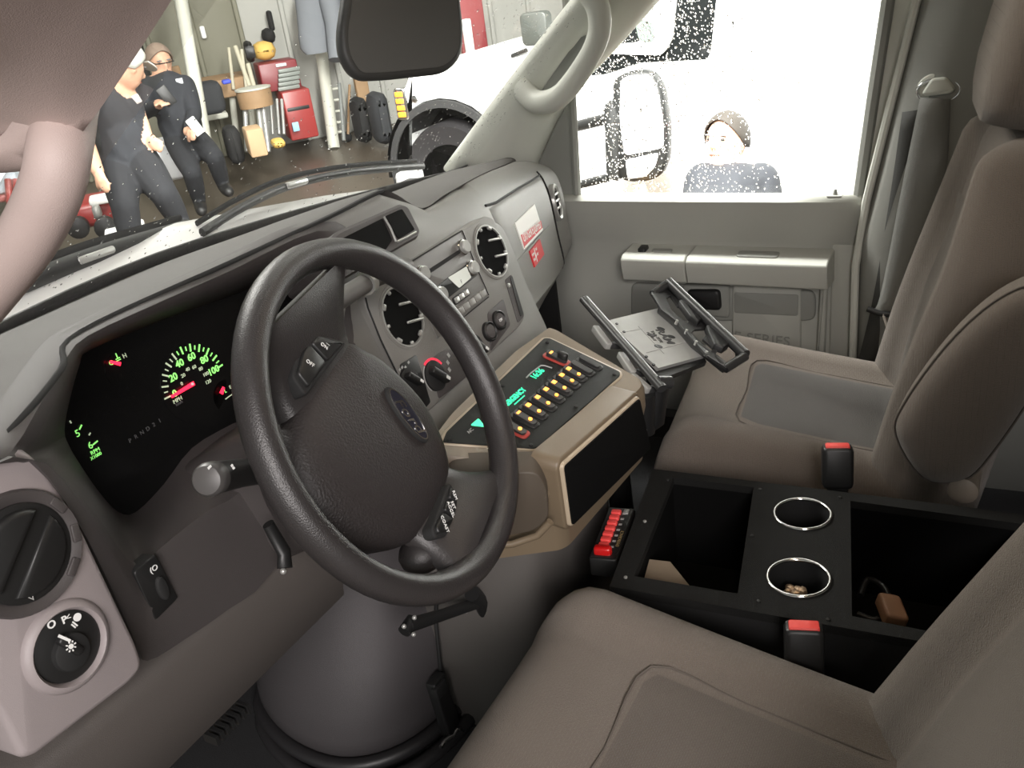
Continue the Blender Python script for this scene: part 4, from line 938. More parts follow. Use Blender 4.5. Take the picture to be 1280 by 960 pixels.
# contents
p0 = at(830, 712, 2, CZ - .15)
PAPER = mat('brown_paper', (.22, .17, .12), .8)
tri = [at(812, 702, 2, CZ - .035), at(838, 705, 2, CZ - .035), at(870, 745, 2, CZ - .045), at(803, 735, 2, CZ - .045)]
MB().loft([tri, [p + V(0, 0, .004) for p in tri]]).build('paper_scrap', PAPER, label='brown paper scrap lying in the front console bin', cat='paper')
foil = MB(); cx, cy = cups[1]
for k in range(14):
    a = random.uniform(0, 6.28); r = random.uniform(0, .02); foil.ellipsoid((cx + r * math.cos(a), cy + r * math.sin(a), CZ - .030 + random.uniform(0, .012)), (.009, .006, .005), 6, 4, Matrix.Rotation(random.uniform(0, 3), 3, 'Z'))
foil.build('crumpled_wrapper', mat('wrapper', (.42, .30, .20), .3, .6), label='crumpled foil wrapper in the nearer cup holder', cat='wrapper', smooth=None)
cb = [at(1075, 745, 2, .26), at(1085, 725, 2, .26), at(1105, 735, 2, .27), at(1112, 760, 2, .26), at(1095, 775, 2, .25), at(1072, 768, 2, .25)]
MB().tube(crom(cb, 5), .0045, 8).build('charging_cable', BLK, label='black cable coiled in the rear console bin', cat='cable', smooth=60)
MB().box(Fr(at(1115, 762, 2, .27), (1, .4, 0), (-.4, 1, .3)), (0, 0, 0), (.05, .03, .016), .004).build('tan_wallet', mat('wallet_tan', (.30, .16, .09), .5), label='small tan pouch in the rear console bin', cat='pouch')
# ------------------------------------------------------------------ small box with red buttons ahead of the floor console
A0, A1, A2, A3 = [at(*q, 2, .315) for q in ((740, 692), (765, 629), (791, 640), (767, 706))]
BF = Fr((A0 + A1 + A2 + A3) / 4, A1 - A0, A0 - A3)
bl, bw = (A1 - A0).length, (A2 - A1).length
kb = thing('button_box', BF.o - BF.z * .03, 'small black switch box with seven red buttons, ahead of floor console', 'switch box')
MB().box(BF, (0, 0, -.015), (bl, bw, .03), .003).build('box_shell', BLK, kb)
MB().box(BF, (0, 0, .0006), (bl * .95, bw * .88, .0012)).build('box_face', mat('box_face', (.02, .02, .02), .3), kb)
for k in range(7):
    x = -bl * .30 + k * bl * .108
    b_ = MB().box(BF, (x + .002, bw * .12, .003), (bl * .075, bw * .36, .006), .0015).build('red_button', REDP, kb)
    MB().box(BF, (x + .002, -bw * .17, .0014), (bl * .03, bw * .12, .0006)).build('button_mark', GREYP, kb)
MB().box(BF, (-bl * .40, bw * .06, .006), (bl * .10, bw * .62, .012), .003).build('toggle_switch', mat('toggle_red', (.55, .01, .01), .3), kb)
MB().box(BF, (bl * .40, -bw * .22, .002), (bl * .09, bw * .2, .003), .001).build('end_cap', SILV, kb)
text('EMERGENCY', BF, -bl * .12, -bw * .34, .007, mat('gold_print', (.3, .22, .1), .5), kb, 'lettering', h=.0014)
# ------------------------------------------------------------------ seats
def sstep(a, b, x): t = max(0, min(1, (x - a) / (b - a))); return t * t * (3 - 2 * t)
SEAMM = mat('seam_taupe', (.10, .085, .072), .9)
def make_seat(X0, Y0, rec, label, ins_mat, armrest, zc=0.0, insert_y=.27, ext=0.0, H=.63):
    s = thing('bucket_seat', (X0, Y0 + .2, .02), label, 'seat', 'front bucket seats')
    HW = .235; LC = .40
    def ztop(x, y):
        e = abs(x) / HW
        z = .298 + zc + .078 * (max(0, y) / LC) ** 1.1 + .022 * math.exp(-((e - .74) / .17) ** 2)
        z -= .006 * math.exp(-((e - .56) / .035) ** 2)
        z -= .055 * max(0, (e - .84) / .16) ** 2.2
        return z
    xs_ = [HW * (-1 + 2 * k / 28) for k in range(29)]
    rg = []
    st = [(-.06, 0, 0), (-.03, 0, 0), (.03, 0, 0), (.08, 0, 0), (.13, 0, 0), (.18, 0, 0), (.23, 0, 0), (.28, 0, 0), (.32, 0, 0)]
    for y, _, _ in st: rg.append((y + ext * max(0, y) / .32, 1.0))
    for k in range(1, 7): a = R_(90 * k / 6); rg.append((.32 + ext + .085 * math.sin(a), math.cos(a)))
    rings_ = []
    for y, c_ in rg:
        zb = .225 + zc; ring = []
        for x in xs_:
            xx = x * (1 - .04 * (1 - c_)); zt = ztop(x, min(y, .33 + ext)); zt = zb + .06 + (zt - zb - .06) * max(c_, .0) if c_ < 1 else zt
            ring.append(V(X0 + xx, Y0 + y, zt))
        for x in (HW * 1.0, HW * .98, HW * .9, 0, -HW * .9, -HW * .98, -HW * 1.0):
            ring.append(V(X0 + x, Y0 + y - (.03 if c_ < 1 else 0) * (1 - c_), zb + (.02 if abs(x) >= HW else 0.0)))
        rings_.append(ring)
    MB().loft(rings_).build('seat_cushion', FAB, s, smooth=70)
    # sewn insert panel on the cushion
    ix = [-.125 + .25 * k / 12 for k in range(13)]; iy = [-.03 + (insert_y + .03) * k / 10 for k in range(11)]
    G = []
    for y in iy:
        row = []
        for x in ix:
            ed = min((.125 - abs(x)) / .008, (insert_y - y) / .008, 1); row.append(V(X0 + x, Y0 + y, ztop(x, y) + .0035 * max(0, ed)))
        G.append(row)
    MB().grid(G).build('cushion_insert', ins_mat, s, smooth=70)
    MB().tube(crom([V(X0 - .127, Y0, ztop(.127, 0) + .001), V(X0 - .128, Y0 + insert_y * .6, ztop(.128, insert_y * .6) + .001), V(X0 - .124, Y0 + insert_y, ztop(.12, insert_y) + .001), V(X0, Y0 + insert_y + .004, ztop(0, insert_y) + .001), V(X0 + .124, Y0 + insert_y, ztop(.12, insert_y) + .001), V(X0 + .128, Y0 + insert_y * .6, ztop(.128, insert_y * .6) + .001), V(X0 + .127, Y0, ztop(.127, 0) + .001)], 4), .0014, 6).build('seam', SEAMM, s, smooth=60)
    # base
    MB().box(WX, (X0, Y0 + .13, .225 + zc - .01), (.40, .40, .03), .006).build('seat_pan', BLK, s)
    MB().box(WX, (X0, Y0 + .12, .105), (.36, .36, .20), .006).build('seat_pedestal', BLKM, s)
    # backrest
    up = V(0, -math.sin(rec), math.cos(rec)); nf_ = V(0, math.cos(rec), math.sin(rec)); o = V(X0, Y0 + .0, .26 + zc)
    def hw(t): return .232 - .012 * math.sin(math.pi * t) - .075 * sstep(.62, 1.0, t)
    def fr_(x, t, w_):
        e = abs(x) / w_
        f = .018 + .052 * math.exp(-((e - .80) / .20) ** 2) * (1 - .5 * t) + .016 * math.sin(math.pi * min(1, t * 1.5)) * (1 - e * e)
        f -= .007 * math.exp(-((e - .56) / .035) ** 2)
        f -= .055 * max(0, (e - .86) / .14) ** 2
        return f
    rings_ = []
    tt = [0, .06, .14, .22, .30, .38, .46, .54, .62, .70, .78, .85, .91]
    for t in tt + [.94, .965, .985, .997]:
        w_ = hw(t); k = 1.0 if t <= .91 else math.sqrt(max(0.0, 1 - ((t - .91) / .09) ** 2)); ring = []
        for i in range(29):
            x = w_ * (-1 + 2 * i / 28); ring.append(o + V(x * (.85 + .15 * k), 0, 0) + up * (H * t) + nf_ * (-.04 + (fr_(x, t, w_) + .04) * k))
        for x, d in ((1.0, -.05), (.97, -.085), (.8, -.10), (0, -.105), (-.8, -.10), (-.97, -.085), (-1.0, -.05)):
            ring.append(o + V(w_ * x * (.85 + .15 * k), 0, 0) + up * (H * t) + nf_ * (-.04 + (d + .04) * k))
        rings_.append(ring)
    MB().loft(rings_).build('backrest', FAB, s, smooth=70)
    G = []
    for j in range(15):
        t = .02 + .72 * j / 14; row = []
        for i in range(13):
            x = .122 * (-1 + 2 * i / 12); ed = min((.122 - abs(x)) / .008, (.74 - t) / .012, 1)
            row.append(o + V(x, 0, 0) + up * (H * t) + nf_ * (fr_(x, t, hw(t)) + .0035 * max(0, ed)))
        G.append(row)
    MB().grid(G).build('back_insert', FABI, s, smooth=70)
    # headrest
    hr = MB(); rg = []
    for t, k in ((0, .80), (.03, .93), (.07, 1.0), (.13, 1.0), (.18, .96), (.215, .82), (.23, .6)):
        rg.append([o + up * (H + .005 + t) + V(x, 0, 0) + nf_ * (y + .005) for x, y in rr(0, 0, .27 * k, .105 * k + .01, .045 * k, 5)])
    hr.loft(rg).build('headrest', FAB, s, smooth=70)
    for x in (-.06, .06): MB().tube([o + up * (H - .05) + V(x, 0, 0) - nf_ * .03, o + up * (H + .04) + V(x, 0, 0) - nf_ * .03], .006, 8).build('headrest_post', CHROME, s)
    return s
ps = make_seat(.470, -.385, R_(12), 'taupe fabric passenger seat with dark worn insert and folded armrest', FABD, True, zc=-.026, H=.565)
ds = make_seat(-.43, -.485, R_(23.5), 'taupe fabric driver seat in the foreground, seen from its left', FABI, False, zc=.008, ext=.035)
# folded armrest on the inner side of the passenger seat
XA = .20
AF = Fr((XA, -.45, .45), (0, -1, 0), (0, 0, 1))
ap = [tuple(p) for p in crom([Vector(AF.uv(*q)) for q in ((1122, 536), (1132, 498), (1185, 425), (1245, 370), (1300, 350), (1335, 385), (1300, 470), (1240, 560), (1205, 592), (1155, 588))], 4, True)]
ap = ccw(ap); rg = []
for d, z in ((.022, -.045), (.006, -.04), (0, -.02), (0, .015), (.004, .025), (.014, .032), (.030, .035)): rg.append([AF.p(*p, z) for p in offs(ap, d)])
MB().loft(rg).build('armrest', FAB, ps, smooth=60)
MB().ctube([AF.p(*p, .018) for p in offs(ap, -.0005)], .0015, 6).build('armrest_seam', SEAMM, ps, smooth=60)
MB().lathe(Fr(at(1205, 605, 0, .20), (0, -1, 0), (0, 0, 1)), 0, 0, [(.02, -.04), (.02, .02), (.015, .024)], 16).build('armrest_pivot', mat('pivot_taupe', (.25, .21, .17), .5), ps)
PSR = Matrix.Translation(ORG[ps.name]) @ Matrix.Rotation(R_(8), 4, 'Z') @ Matrix.Translation(-ORG[ps.name])
ps.rotation_euler = (0, 0, R_(8))
for ch in ps.children:
    if ch.name.startswith('armrest'): ch.matrix_parent_inverse = Matrix.Rotation(R_(-8), 4, 'Z')
# ------------------------------------------------------------------ belts
def buckle(top, dn, lab, face):
    b = thing('belt_buckle', Vector(dn), lab, 'belt buckle', 'seat belt buckles')
    f = Fr(Vector(top), face, Vector(top) - Vector(dn)); L_ = (Vector(top) - Vector(dn)).length
    MB().box(f, (0, -.032, 0), (.044, .066, .022), .005).build('buckle_body', BLK, b)
    MB().box(f, (0, .000, 0), (.034, .006, .016), .002).build('release_button', REDB, b)
    MB().box(f, (0, -.012, .0105), (.034, .022, .003), .001).build('release_button', REDB, b) if False else None
    MB().box(f, (0, -.03 - L_ / 2, 0), (.030, L_, .006), .001).build('buckle_strap', BLKM, b)
    return b
buckle(at(1047, 558, 0, .185), at(1098, 632, 0, .185), 'black belt buckle with red button beside passenger seat', (.25, -.9, 0))
bt = at(1005, 783, 0, -.195)
buckle(bt, bt + V(.0, -.075, -.16), 'black belt buckle with red button beside driver seat', (.25, -.9, 0))
belt = thing('seat_belt', (.77, -.30, .05), 'grey seat belt hanging from pillar loop beside passenger seat', 'seat belt')
# D-ring
DRF = Fr(at(1174, 108, 0, .765), (0, -1, 0), (0, -.1, 1))
MB().prism(DRF, ell(0, -.002, .036, .026, 32), -.012, .002, .003).build('loop_plate', PILLAR, belt, smooth=50)
MB().ctube([DRF.p(.034 * math.cos(2 * math.pi * k / 28), -.006 + .020 * math.sin(2 * math.pi * k / 28), .006) for k in range(28)], .0032, 8).build('loop_ring', CHROME, belt, smooth=60)
MB().prism(DRF, roundp([(-.026, -.008), (-.012, .016), (.012, .017), (.028, -.004), (.020, -.012), (-.020, -.014)], .006), .0, .016, .005).build('loop_cover', PILLAR, belt, smooth=50)
def web(ptsL, ptsR, m_, nm):
    a, b = crom(ptsL, 5), crom(ptsR, 5); MB().grid([[p, p.lerp(q, .5) + V(-.002, 0, 0), q] for p, q in zip(a, b)]).build(nm, m_, belt, smooth=60, thick=.002)
web([at(1150, 122, 0, .745), at(1128, 230, 0, .745), at(1100, 370, 0, .745), at(1088, 388, 0, .745)], [at(1188, 124, 0, .745), at(1180, 230, 0, .745), at(1150, 330, 0, .745), at(1125, 400, 0, .745)], BELT, 'belt_webbing')
web([at(1128, 140, 0, .768), at(1112, 250, 0, .77), at(1090, 380, 0, .77), at(1060, 500, 0, .77)], [at(1160, 135, 0, .768), at(1150, 250, 0, .77), at(1125, 380, 0, .77), at(1092, 520, 0, .77)], BELT_SHADE, 'belt_webbing')
MB().tube([at(1084, 386, 0, .74), at(1100, 392, 0, .738), at(1118, 394, 0, .74)], .006, 8).build('belt_tongue', BLK, belt, smooth=60)
MB().tube([at(1104, 392, 0, .736), at(1109, 408, 0, .736)], .0035, 8).build('tongue_blade', CHROME, belt)
# ------------------------------------------------------------------ rear view mirror
mc = atd(500, 35, 1.24)
MF = Fr(mc, (.90, -.35, -.12), (.12, .12, 1))
mo = roundp(MF.uvs([(424, 40), (427, 72), (445, 101), (480, 100), (556, 92), (576, 72), (579, 40), (570, -42), (436, -40)]), .018)
mir = thing('rear_view_mirror', mc, 'dark rear view mirror hanging at the windshield', 'mirror')
mo = ccw(mo); rg = [[MF.p(*p, z) for p in offs(mo, d)] for d, z in ((.018, -.030), (.006, -.022), (0, -.008), (0, .0), (.003, .004), (.007, .005))]
MB().loft(rg).build('mirror_shell', mat('mirror_shell', (.045, .045, .043), .5), mir, smooth=60)
MB().prism(MF, offs(mo, .009), .003, .0058).build('mirror_glass', mat('mirror_reflection_grey', (.10, .10, .096), .35), mir)  # dark reflection put into a flat grey glass colour
MB().tube([MF.p(0, .02, -.03), MF.p(0, .06, -.06), MF.p(.0, .10, -.10)], [.012, .009, .012], 10).build('mirror_arm', BLK, mir)
# ------------------------------------------------------------------ hood and wipers outside
HOODW = mat('white_paint', (.82, .82, .80), .25, coat=.5)
hood = MB(); G = []
for X in (-.85, -.6, -.45, -.3, -.1, -.05, .05, .15, .3, .6, .85):
    row = []
    for y, dz in ((.595, -.06), (.600, .012), (.650, .034), (.70, .024), (.85, -.045), (1.05, -.13), (1.3, -.24), (1.36, -.32), (1.36, -.7)):
        row.append(V(X, y, .748 - .030 * max(0, X + .05) / .2 * (1 if X < .15 else 1) + dz - .05 * (abs(X) / .85) ** 4))
    G.append(row)
hood.grid(G).build('vehicle_hood', HOODW, label='white hood seen through the foot of the windshield', cat='hood', smooth=60, thick=.01)
G = []
for X in (.02, .1, .4, .8):
    G.append([V(X, y, .728 - .07 * max(0, X + .25) + dz) for y, dz in ((.52, .0), (.575, .008), (.615, .014), (.63, .012), (.635, 0))])
MB().grid(G).build('trim_5', BLKM, kind='structure', smooth=60)
def wiper(pts, w_, lab):
    pts = [p + V(0, 0, .012) for p in pts]
    t = thing('wiper', pts[0], lab, 'wiper', 'windshield wipers')
    MB().tube(crom(pts, 4), w_, 8, flat=1.4).build('wiper_arm', BLK, t, smooth=60)
    MB().tube([p + V(.02, .03, .008) for p in crom(pts, 4)], w_ * .45, 6, flat=2.0).build('wiper_blade', BLKM, t, smooth=60)
    q = pts[len(pts) // 2]; MB().box(Fr(q, pts[-1] - pts[0], (0, .3, 1)), (0, 0, .004), (.07, .012, .012), .003).build('arm_hinge', SILV, t)
wiper([at(-40, 395, 1, .62), at(40, 362, 1, .63), at(120, 330, 1, .64), at(235, 294, 1, .66)], .0095, 'black wiper arm at the left foot of the windshield')
wiper([at(255, 300, 1, .60), at(310, 265, 1, .64), at(370, 238, 1, .68), at(445, 222, 1, .70), at(530, 214, 1, .72)], .0055, 'black wiper arm at the right foot of the windshield')
# ------------------------------------------------------------------ raindrops
def drops(name, fr_pts, parent_lab, nrm):
    mb = MB(); base = [(0, 0, 1)] + [(.72 * math.cos(R_(60 * k)), .72 * math.sin(R_(60 * k)), .7) for k in range(6)] + [(math.cos(R_(60 * k + 30)), math.sin(R_(60 * k + 30)), 0) for k in range(6)]
    vs_, fs = [], []
    n = nrm.normalized(); a = n.cross(V(0, 0, 1)).normalized(); b = n.cross(a)
    for p, r in fr_pts:
        k = len(vs_); sy = random.uniform(.9, 1.6)
        for x, y, z in base: vs_.append(p + a * x * r + b * y * r * sy + n * z * r * .36)
        for j in range(6):
            j2 = (j + 1) % 6
            fs += [(k, k + 1 + j, k + 1 + j2), (k + 1 + j, k + 7 + j, k + 1 + j2), (k + 1 + j2, k + 7 + j, k + 7 + j2)]
        fs.append(tuple(k + 7 + j for j in reversed(range(6))))
    mb.v = vs_; mb.f = fs
    me = bpy.data.meshes.new(name); me.from_pydata(vs_, [], fs); me.materials.append(WATER)
    for pl in me.polygons: pl.use_smooth = True
    o = bpy.data.objects.new(name, me); col.objects.link(o); return tag(o, parent_lab, 'raindrops', kind='stuff')
pts = []
gn = (gl[1] - gl[0]).cross(gl[3] - gl[0]).normalized()
if gn.x < 0: gn = -gn
def onglass(px, py):
    d = ray(px, py); t = (gl[0] - CAM).dot(gn) / d.dot(gn); return CAM + d * t + gn * .001
for k in range(3600):
    px = random.triangular(716, 1010, 760); py = random.uniform(0, 247); pts.append((onglass(px, py), random.choice((.0010, .0013, .0016, .0020, .0024))))
for k in range(160): pts.append((onglass(random.uniform(960, 1080), random.uniform(0, 246)), .0011))
drops('raindrops', pts, 'clear raindrops on the passenger side window', gn)
pts = []
for k in range(900):
    i = random.uniform(3.2, 5.9); t = random.uniform(.05, .95)
    j = int(i); a = ws(j, t).lerp(ws(min(6, j + 1), t), i - j); pts.append((a + V(0, .003, .003), random.choice((.0009, .0012, .0016, .002))))
for k in range(500):
    i = random.uniform(1.2, 4.5); t = random.triangular(.03, .5, .08); j = int(i); a = ws(j, t).lerp(ws(j + 1, t), i - j); pts.append((a + V(0, .003, .003), random.choice((.0008, .0011, .0015))))
drops('raindrops', pts, 'clear raindrops scattered over the windshield', V(0, .7, .7))
# ------------------------------------------------------------------ dome lamp on the cab ceiling
dl = thing('dome_lamp', (0, -.40, 1.33), 'small lit dome lamp on the cab ceiling', 'lamp')
MB().box(Fr((0, -.40, 1.335), (1, 0, 0), (0, 1, 0)), (0, 0, 0), (.20, .10, .03), .006).build('lamp_base', PILLAR, dl)
l = bpy.data.lights.new('dome_light', 'AREA'); l.shape = 'RECTANGLE'; l.size, l.size_y = .18, .08; l.energy = 0.9; l.color = (1.0, .80, .58)
o = bpy.data.objects.new('dome_light', l); col.objects.link(o); o.location = (0, -.40, 1.312)
# ------------------------------------------------------------------ the garage outside
CONC = mat('wet_concrete', (.085, .068, .050), .38, var=.25, vscale=1.5, bump=.2, bscale=40)
MB().box(WX, (4, 2, GROUND - .05), (26, 20, .1)).build('floor', CONC, kind='structure', label='wet concrete garage floor')
SIDE = mat('siding_green_grey', (.165, .16, .115), .6, var=.08, vscale=2)
WHW = mat('white_wall', (.36, .36, .33), .7, var=.05, vscale=1.5)
WBF = Fr((CAM.x + .65 * 10.35, CAM.y + .76 * 10.35, 0), (.76, -.65, 0), (0, 0, 1))
wb = thing('wall_back', (WBF.o.x, WBF.o.y, GROUND), 'pale green ribbed metal wall at the back of the garage', None, kind='structure')
for k in range(26):
    x = -6 + k * .45; m_ = SIDE if x < 1.2 else WHW
    MB().box(WBF, (x, 1.65, -.03), (.44, 4.2, .04), .012).build('siding_panel', m_, wb)
    MB().box(WBF, (x + .225, 1.65, .01), (.05, 4.2, .05), .012).build('siding_rib', m_, wb)
MB().box(WX, (11.6, 3.6, 1.55), (.1, 10, 4.0)).build('wall_side', WHW, kind='structure')
ceil_ = MB().box(WX, (4, 2, 3.85), (26, 20, .1)).build('ceiling', mat('garage_ceiling', (.5, .5, .48), .8), kind='structure')
FR9 = lambda p, sx=1.0: Fr(p, (.76, -.65, 0), (0, 0, 1))      # upright frame facing the cab
def upright(p): return Fr(p, (.76, -.65, 0), (0, 0, 1))
def px_h(px0, px1, t): return abs(px1 - px0) * t / F_PX
def slab(px0, py0, px1, py1, t, depth, m_, name, parent=None, b=.01, **kw):
    """upright box whose face spans a pixel rectangle at depth t"""
    c_ = atd((px0 + px1) / 2, (py0 + py1) / 2, t); f = upright(c_)
    a, d = atd(px0, (py0 + py1) / 2, t), atd(px1, (py0 + py1) / 2, t); h1, h2 = atd((px0 + px1) / 2, py0, t), atd((px0 + px1) / 2, py1, t)
    w_ = (d - a).length; hh = (h2 - h1).length
    return MB().box(f, (0, 0, -depth / 2), (w_, hh, depth), b).build(name, m_, parent, **kw)
def pole(px0, py0, px1, py1, t, r, m_, name, parent=None, **kw):
    return MB().tube([atd(px0, py0, t), atd(px1, py1, t)], r, 10).build(name, m_, parent, **kw)
STEEL = mat('painted_steel', (.52, .52, .45), .5); DK = mat('dark_cloth', (.028, .03, .033), .85); BROWN = mat('worn_wood', (.30, .19, .10), .7, var=.2, vscale=12)
REDC = mat('tool_red', (.30, .035, .032), .35); REDD = mat('tool_maroon', (.20, .025, .03), .4); CARD = mat('cardboard', (.45, .31, .18), .8); YEL = mat('yellow_cloth', (.70, .46, .12), .7)
GREYC = mat('grey_cloth', (.16, .17, .185), .85)
pole(221, -30, 256, 175, 7.6, .055, STEEL, 'support_post', label='pale steel post beside the seated man', cat='post')
pole(398, 40, 418, 186, 9.3, .06, STEEL, 'support_post', label='pale steel post below the hanging jacket', cat='post')
slab(163, 42, 186, 130, 9.1, .12, BLKM, 'hanging_coat', label='black coat hanging behind the seated man', cat='coat', b=.05)
slab(232, -20, 266, 29, 9.3, .06, mat('notice_brown', (.10, .085, .075), .7), 'notice_board', label='dark board high on the ribbed wall', cat='board')
ph = thing('wall_phone', atd(254, 75, 9.3), 'pale wall telephone box under the dark board', 'telephone')
slab(248, 31, 261, 75, 9.3, .08, mat('phone_beige', (.62, .60, .50), .5), 'phone_body', ph); slab(251, 33, 257, 48, 9.2, .06, WHITEP, 'phone_handset', ph)
slab(205, 84, 226, 100, 8.8, .05, BROWN, 'wall_shelf', label='narrow brown shelf behind the seated man', cat='shelf')
# workbench with a round wooden drum top
wbn = thing('workbench', at(300, 190, 2, GROUND), 'cluttered wooden workbench before the ribbed wall', 'workbench')
slab(244, 100, 318, 122, 8.6, .7, BROWN, 'bench_top', wbn)
for x in (252, 290, 312): pole(x, 120, x + 8, 190, 8.75, .03, STEEL, 'bench_leg', wbn)
slab(250, 143, 285, 150, 8.7, .4, STEEL, 'bench_shelf', wbn)
rt = thing('drum_table', at(320, 190, 2, GROUND), 'round wooden drum top standing on splayed steel legs', 'table')
f = Fr(atd(317, 116, 8.2), (1, 0, 0), (0, 1, 0)); MB().lathe(f, 0, 0, [(.15, -.12), (.155, .0), (.15, .03)], 20).build('drum', BROWN, rt); MB().lathe(f, 0, 0, [(.16, .03), (.16, .045), (.14, .05)], 20).build('drum_rim', STEEL, rt)
for x0, x1 in ((306, 309), (322, 330), (328, 336)): pole(x0, 128, x1, 190, 8.2, .022, SILV, 'table_leg', rt)
slab(246, 104, 280, 143, 8.0, .22, DK, 'tool_bag', label='black tool bag on the workbench', cat='bag', b=.04)
slab(266, 105, 272, 112, 8.1, .06, WHITEP, 'white_cup', label='small white cup on the black tool bag', cat='cup')
slab(278, 100, 289, 105, 8.3, .1, mat('blue_cloth', (.06, .09, .55), .6), 'blue_cloth', label='small blue cloth on the workbench', cat='cloth')
slab(253, 121, 259, 126, 8.1, .05, WHITEP, 'white_jar', label='small white jar under the bench edge', cat='jar')
for i, (a, b, c_, d) in enumerate(((286, 60, 292, 112), (294, 58, 312, 108), (302, 62, 308, 110), (310, 80, 318, 110))):
    pole(a, b, c_, d, 8.6, .016 + .006 * (i % 2), mat('tool_tan', (.45, .42, .32), .6), 'long_tool', label=('straight pale tool handle leaning at bench left end', 'slanted thick pale tool handle leaning over the bench', 'thin pale tool handle right of the slanted one', 'short pale tool handle nearest the tool chest')[i], cat='tool', group='tools leaning on the wall')
# tool chest on a roller cabinet
tc1 = thing('tool_chest', atd(350, 115, 9.0), 'maroon tool chest with steel drawers on the red cabinet', 'tool chest')
slab(326, 78, 374, 112, 9.0, .4, REDD, 'chest_body', tc1)
for k in range(5): slab(348, 85 + k * 5.6, 375, 89.6 + k * 5.6, 8.97, .03, mat('drawer_steel', (.20, .22, .20), .4), 'drawer', tc1, b=.004)
slab(345, 79.5, 358, 83, 8.95, .03, WHITEP, 'chest_plate', tc1, b=.003)
tc2 = thing('roller_cabinet', atd(378, 172, 9.0), 'bright red roller cabinet under the maroon chest', 'tool cabinet')
slab(358, 114, 393, 173, 9.0, .45, REDC, 'cabinet_body', tc2)
for k in range(4): slab(359, 117 + k * 5.4, 387, 121.5 + k * 5.4, 8.97, .03, REDD if k < 3 else BLK, 'drawer', tc2, b=.004)
slab(366, 153, 374, 164, 8.95, .02, mat('label_blue', (.35, .6, .8), .5), 'cabinet_sticker', tc2, b=.003)
slab(319, 53, 346, 75, 9.0, .25, YEL, 'yellow_bag', label='yellow bag on top of the maroon chest', cat='bag', b=.08)
slab(308, 52, 318, 78, 8.7, .15, BLK, 'black_helmet', label='black round case beside the yellow bag', cat='case', b=.08)
cn = thing('black_canister', atd(338, 52, 9.2), 'black canister with a narrow neck above yellow bag', 'canister')
slab(330, 36, 345, 54, 9.2, .2, BLKM, 'canister_body', cn, b=.06); slab(336, 14, 342, 38, 9.2, .1, BLKM, 'canister_neck', cn, b=.02)

slab(284, 160, 304, 206, 7.7, .25, BLKM, 'trash_bin', label='black bin on the floor under the bench', cat='bin', b=.04)
slab(311, 162, 332, 196, 7.4, .3, CARD, 'cardboard_box', label='tall cardboard box on the floor before the drum table', cat='box')
slab(342, 176, 358, 186, 7.8, .2, YEL, 'yellow_rag', label='yellow rag lying on the floor below the chest', cat='rag', b=.05)
for k, x in enumerate((338, 346, 352)): pole(x, 124, x + 3, 168, 8.6, .016, SILV, 'steel_rod', label=('left', 'middle', 'right')[k] + ' of three steel rods leaning beside the red cabinet', cat='rod', group='steel rods')
# hanging jacket with sleeves, ladder, broom, board, sack
jk = thing('hanging_jacket', atd(395, 65, 8.8), 'grey work jacket hanging beside the mirror', 'jacket')
jt = MB(); rg = []
for k, (py, w_, dx) in enumerate(((-30, 30, 390), (-5, 46, 391), (20, 44, 393), (45, 42, 394), (58, 40, 395), (66, 30, 397))):
    c_ = atd(dx, py, 8.8); f = Fr(c_, (.76, -.65, 0), (.65, .76, 0)); ww = w_ * 8.8 / F_PX; rg.append([f.p(x, y) for x, y in ell(0, 0, ww / 2, .10 + .02 * (k % 2), 16)])
jt.loft(rg).build('jacket_body', GREYC, jk, smooth=60)
MB().tube([atd(410, -10, 8.75), atd(418, 30, 8.7), atd(420, 75, 8.7)], [.11, .09, .07], 12).build('jacket_sleeve', GREYC, jk, smooth=60)
ld = thing('step_ladder', atd(418, 175, 9.4), 'folded step ladder behind the steel post', 'ladder')
for x in (410, 424): pole(x, 104, x + 6, 176, 9.4, .02, mat('ladder_grey', (.20, .21, .20), .5), 'ladder_rail', ld)
for y in (112, 126, 140, 154, 166): pole(411 + (y - 104) * .08, y, 425 + (y - 104) * .08, y - 2, 9.4, .014, STEEL, 'ladder_rung', ld)
bro = thing('push_broom', atd(436, 176, 9.2), 'dark push broom leaning on the white wall', 'broom')
pole(437, 106, 435, 168, 9.5, .014, BROWN, 'broom_handle', bro); slab(430, 166, 441, 178, 9.5, .1, BLKM, 'broom_head', bro, b=.03)
slab(446, 96, 462, 132, 9.4, .08, BROWN, 'wood_board', label='short brown board leaning behind the black sacks', cat='board')
slab(446, 124, 466, 180, 9.0, .25, BLKM, 'black_sack', label='black sack against the wall right of the broom', cat='sack', b=.12)
slab(470, 118, 492, 182, 8.6, .3, DK, 'black_sack', label='taller black sack beside the white truck', cat='sack', b=.12)
# red sign far right
sg = thing('red_banner', atd(588, 60, 8.5), 'dark red banner with a white panel behind the truck', 'banner')
slab(573, -20, 607, 71, 8.5, .06, mat('banner_red', (.22, .03, .035), .6), 'banner_cloth', sg); slab(581, 25, 592, 69, 8.45, .04, WHITEP, 'banner_panel', sg)
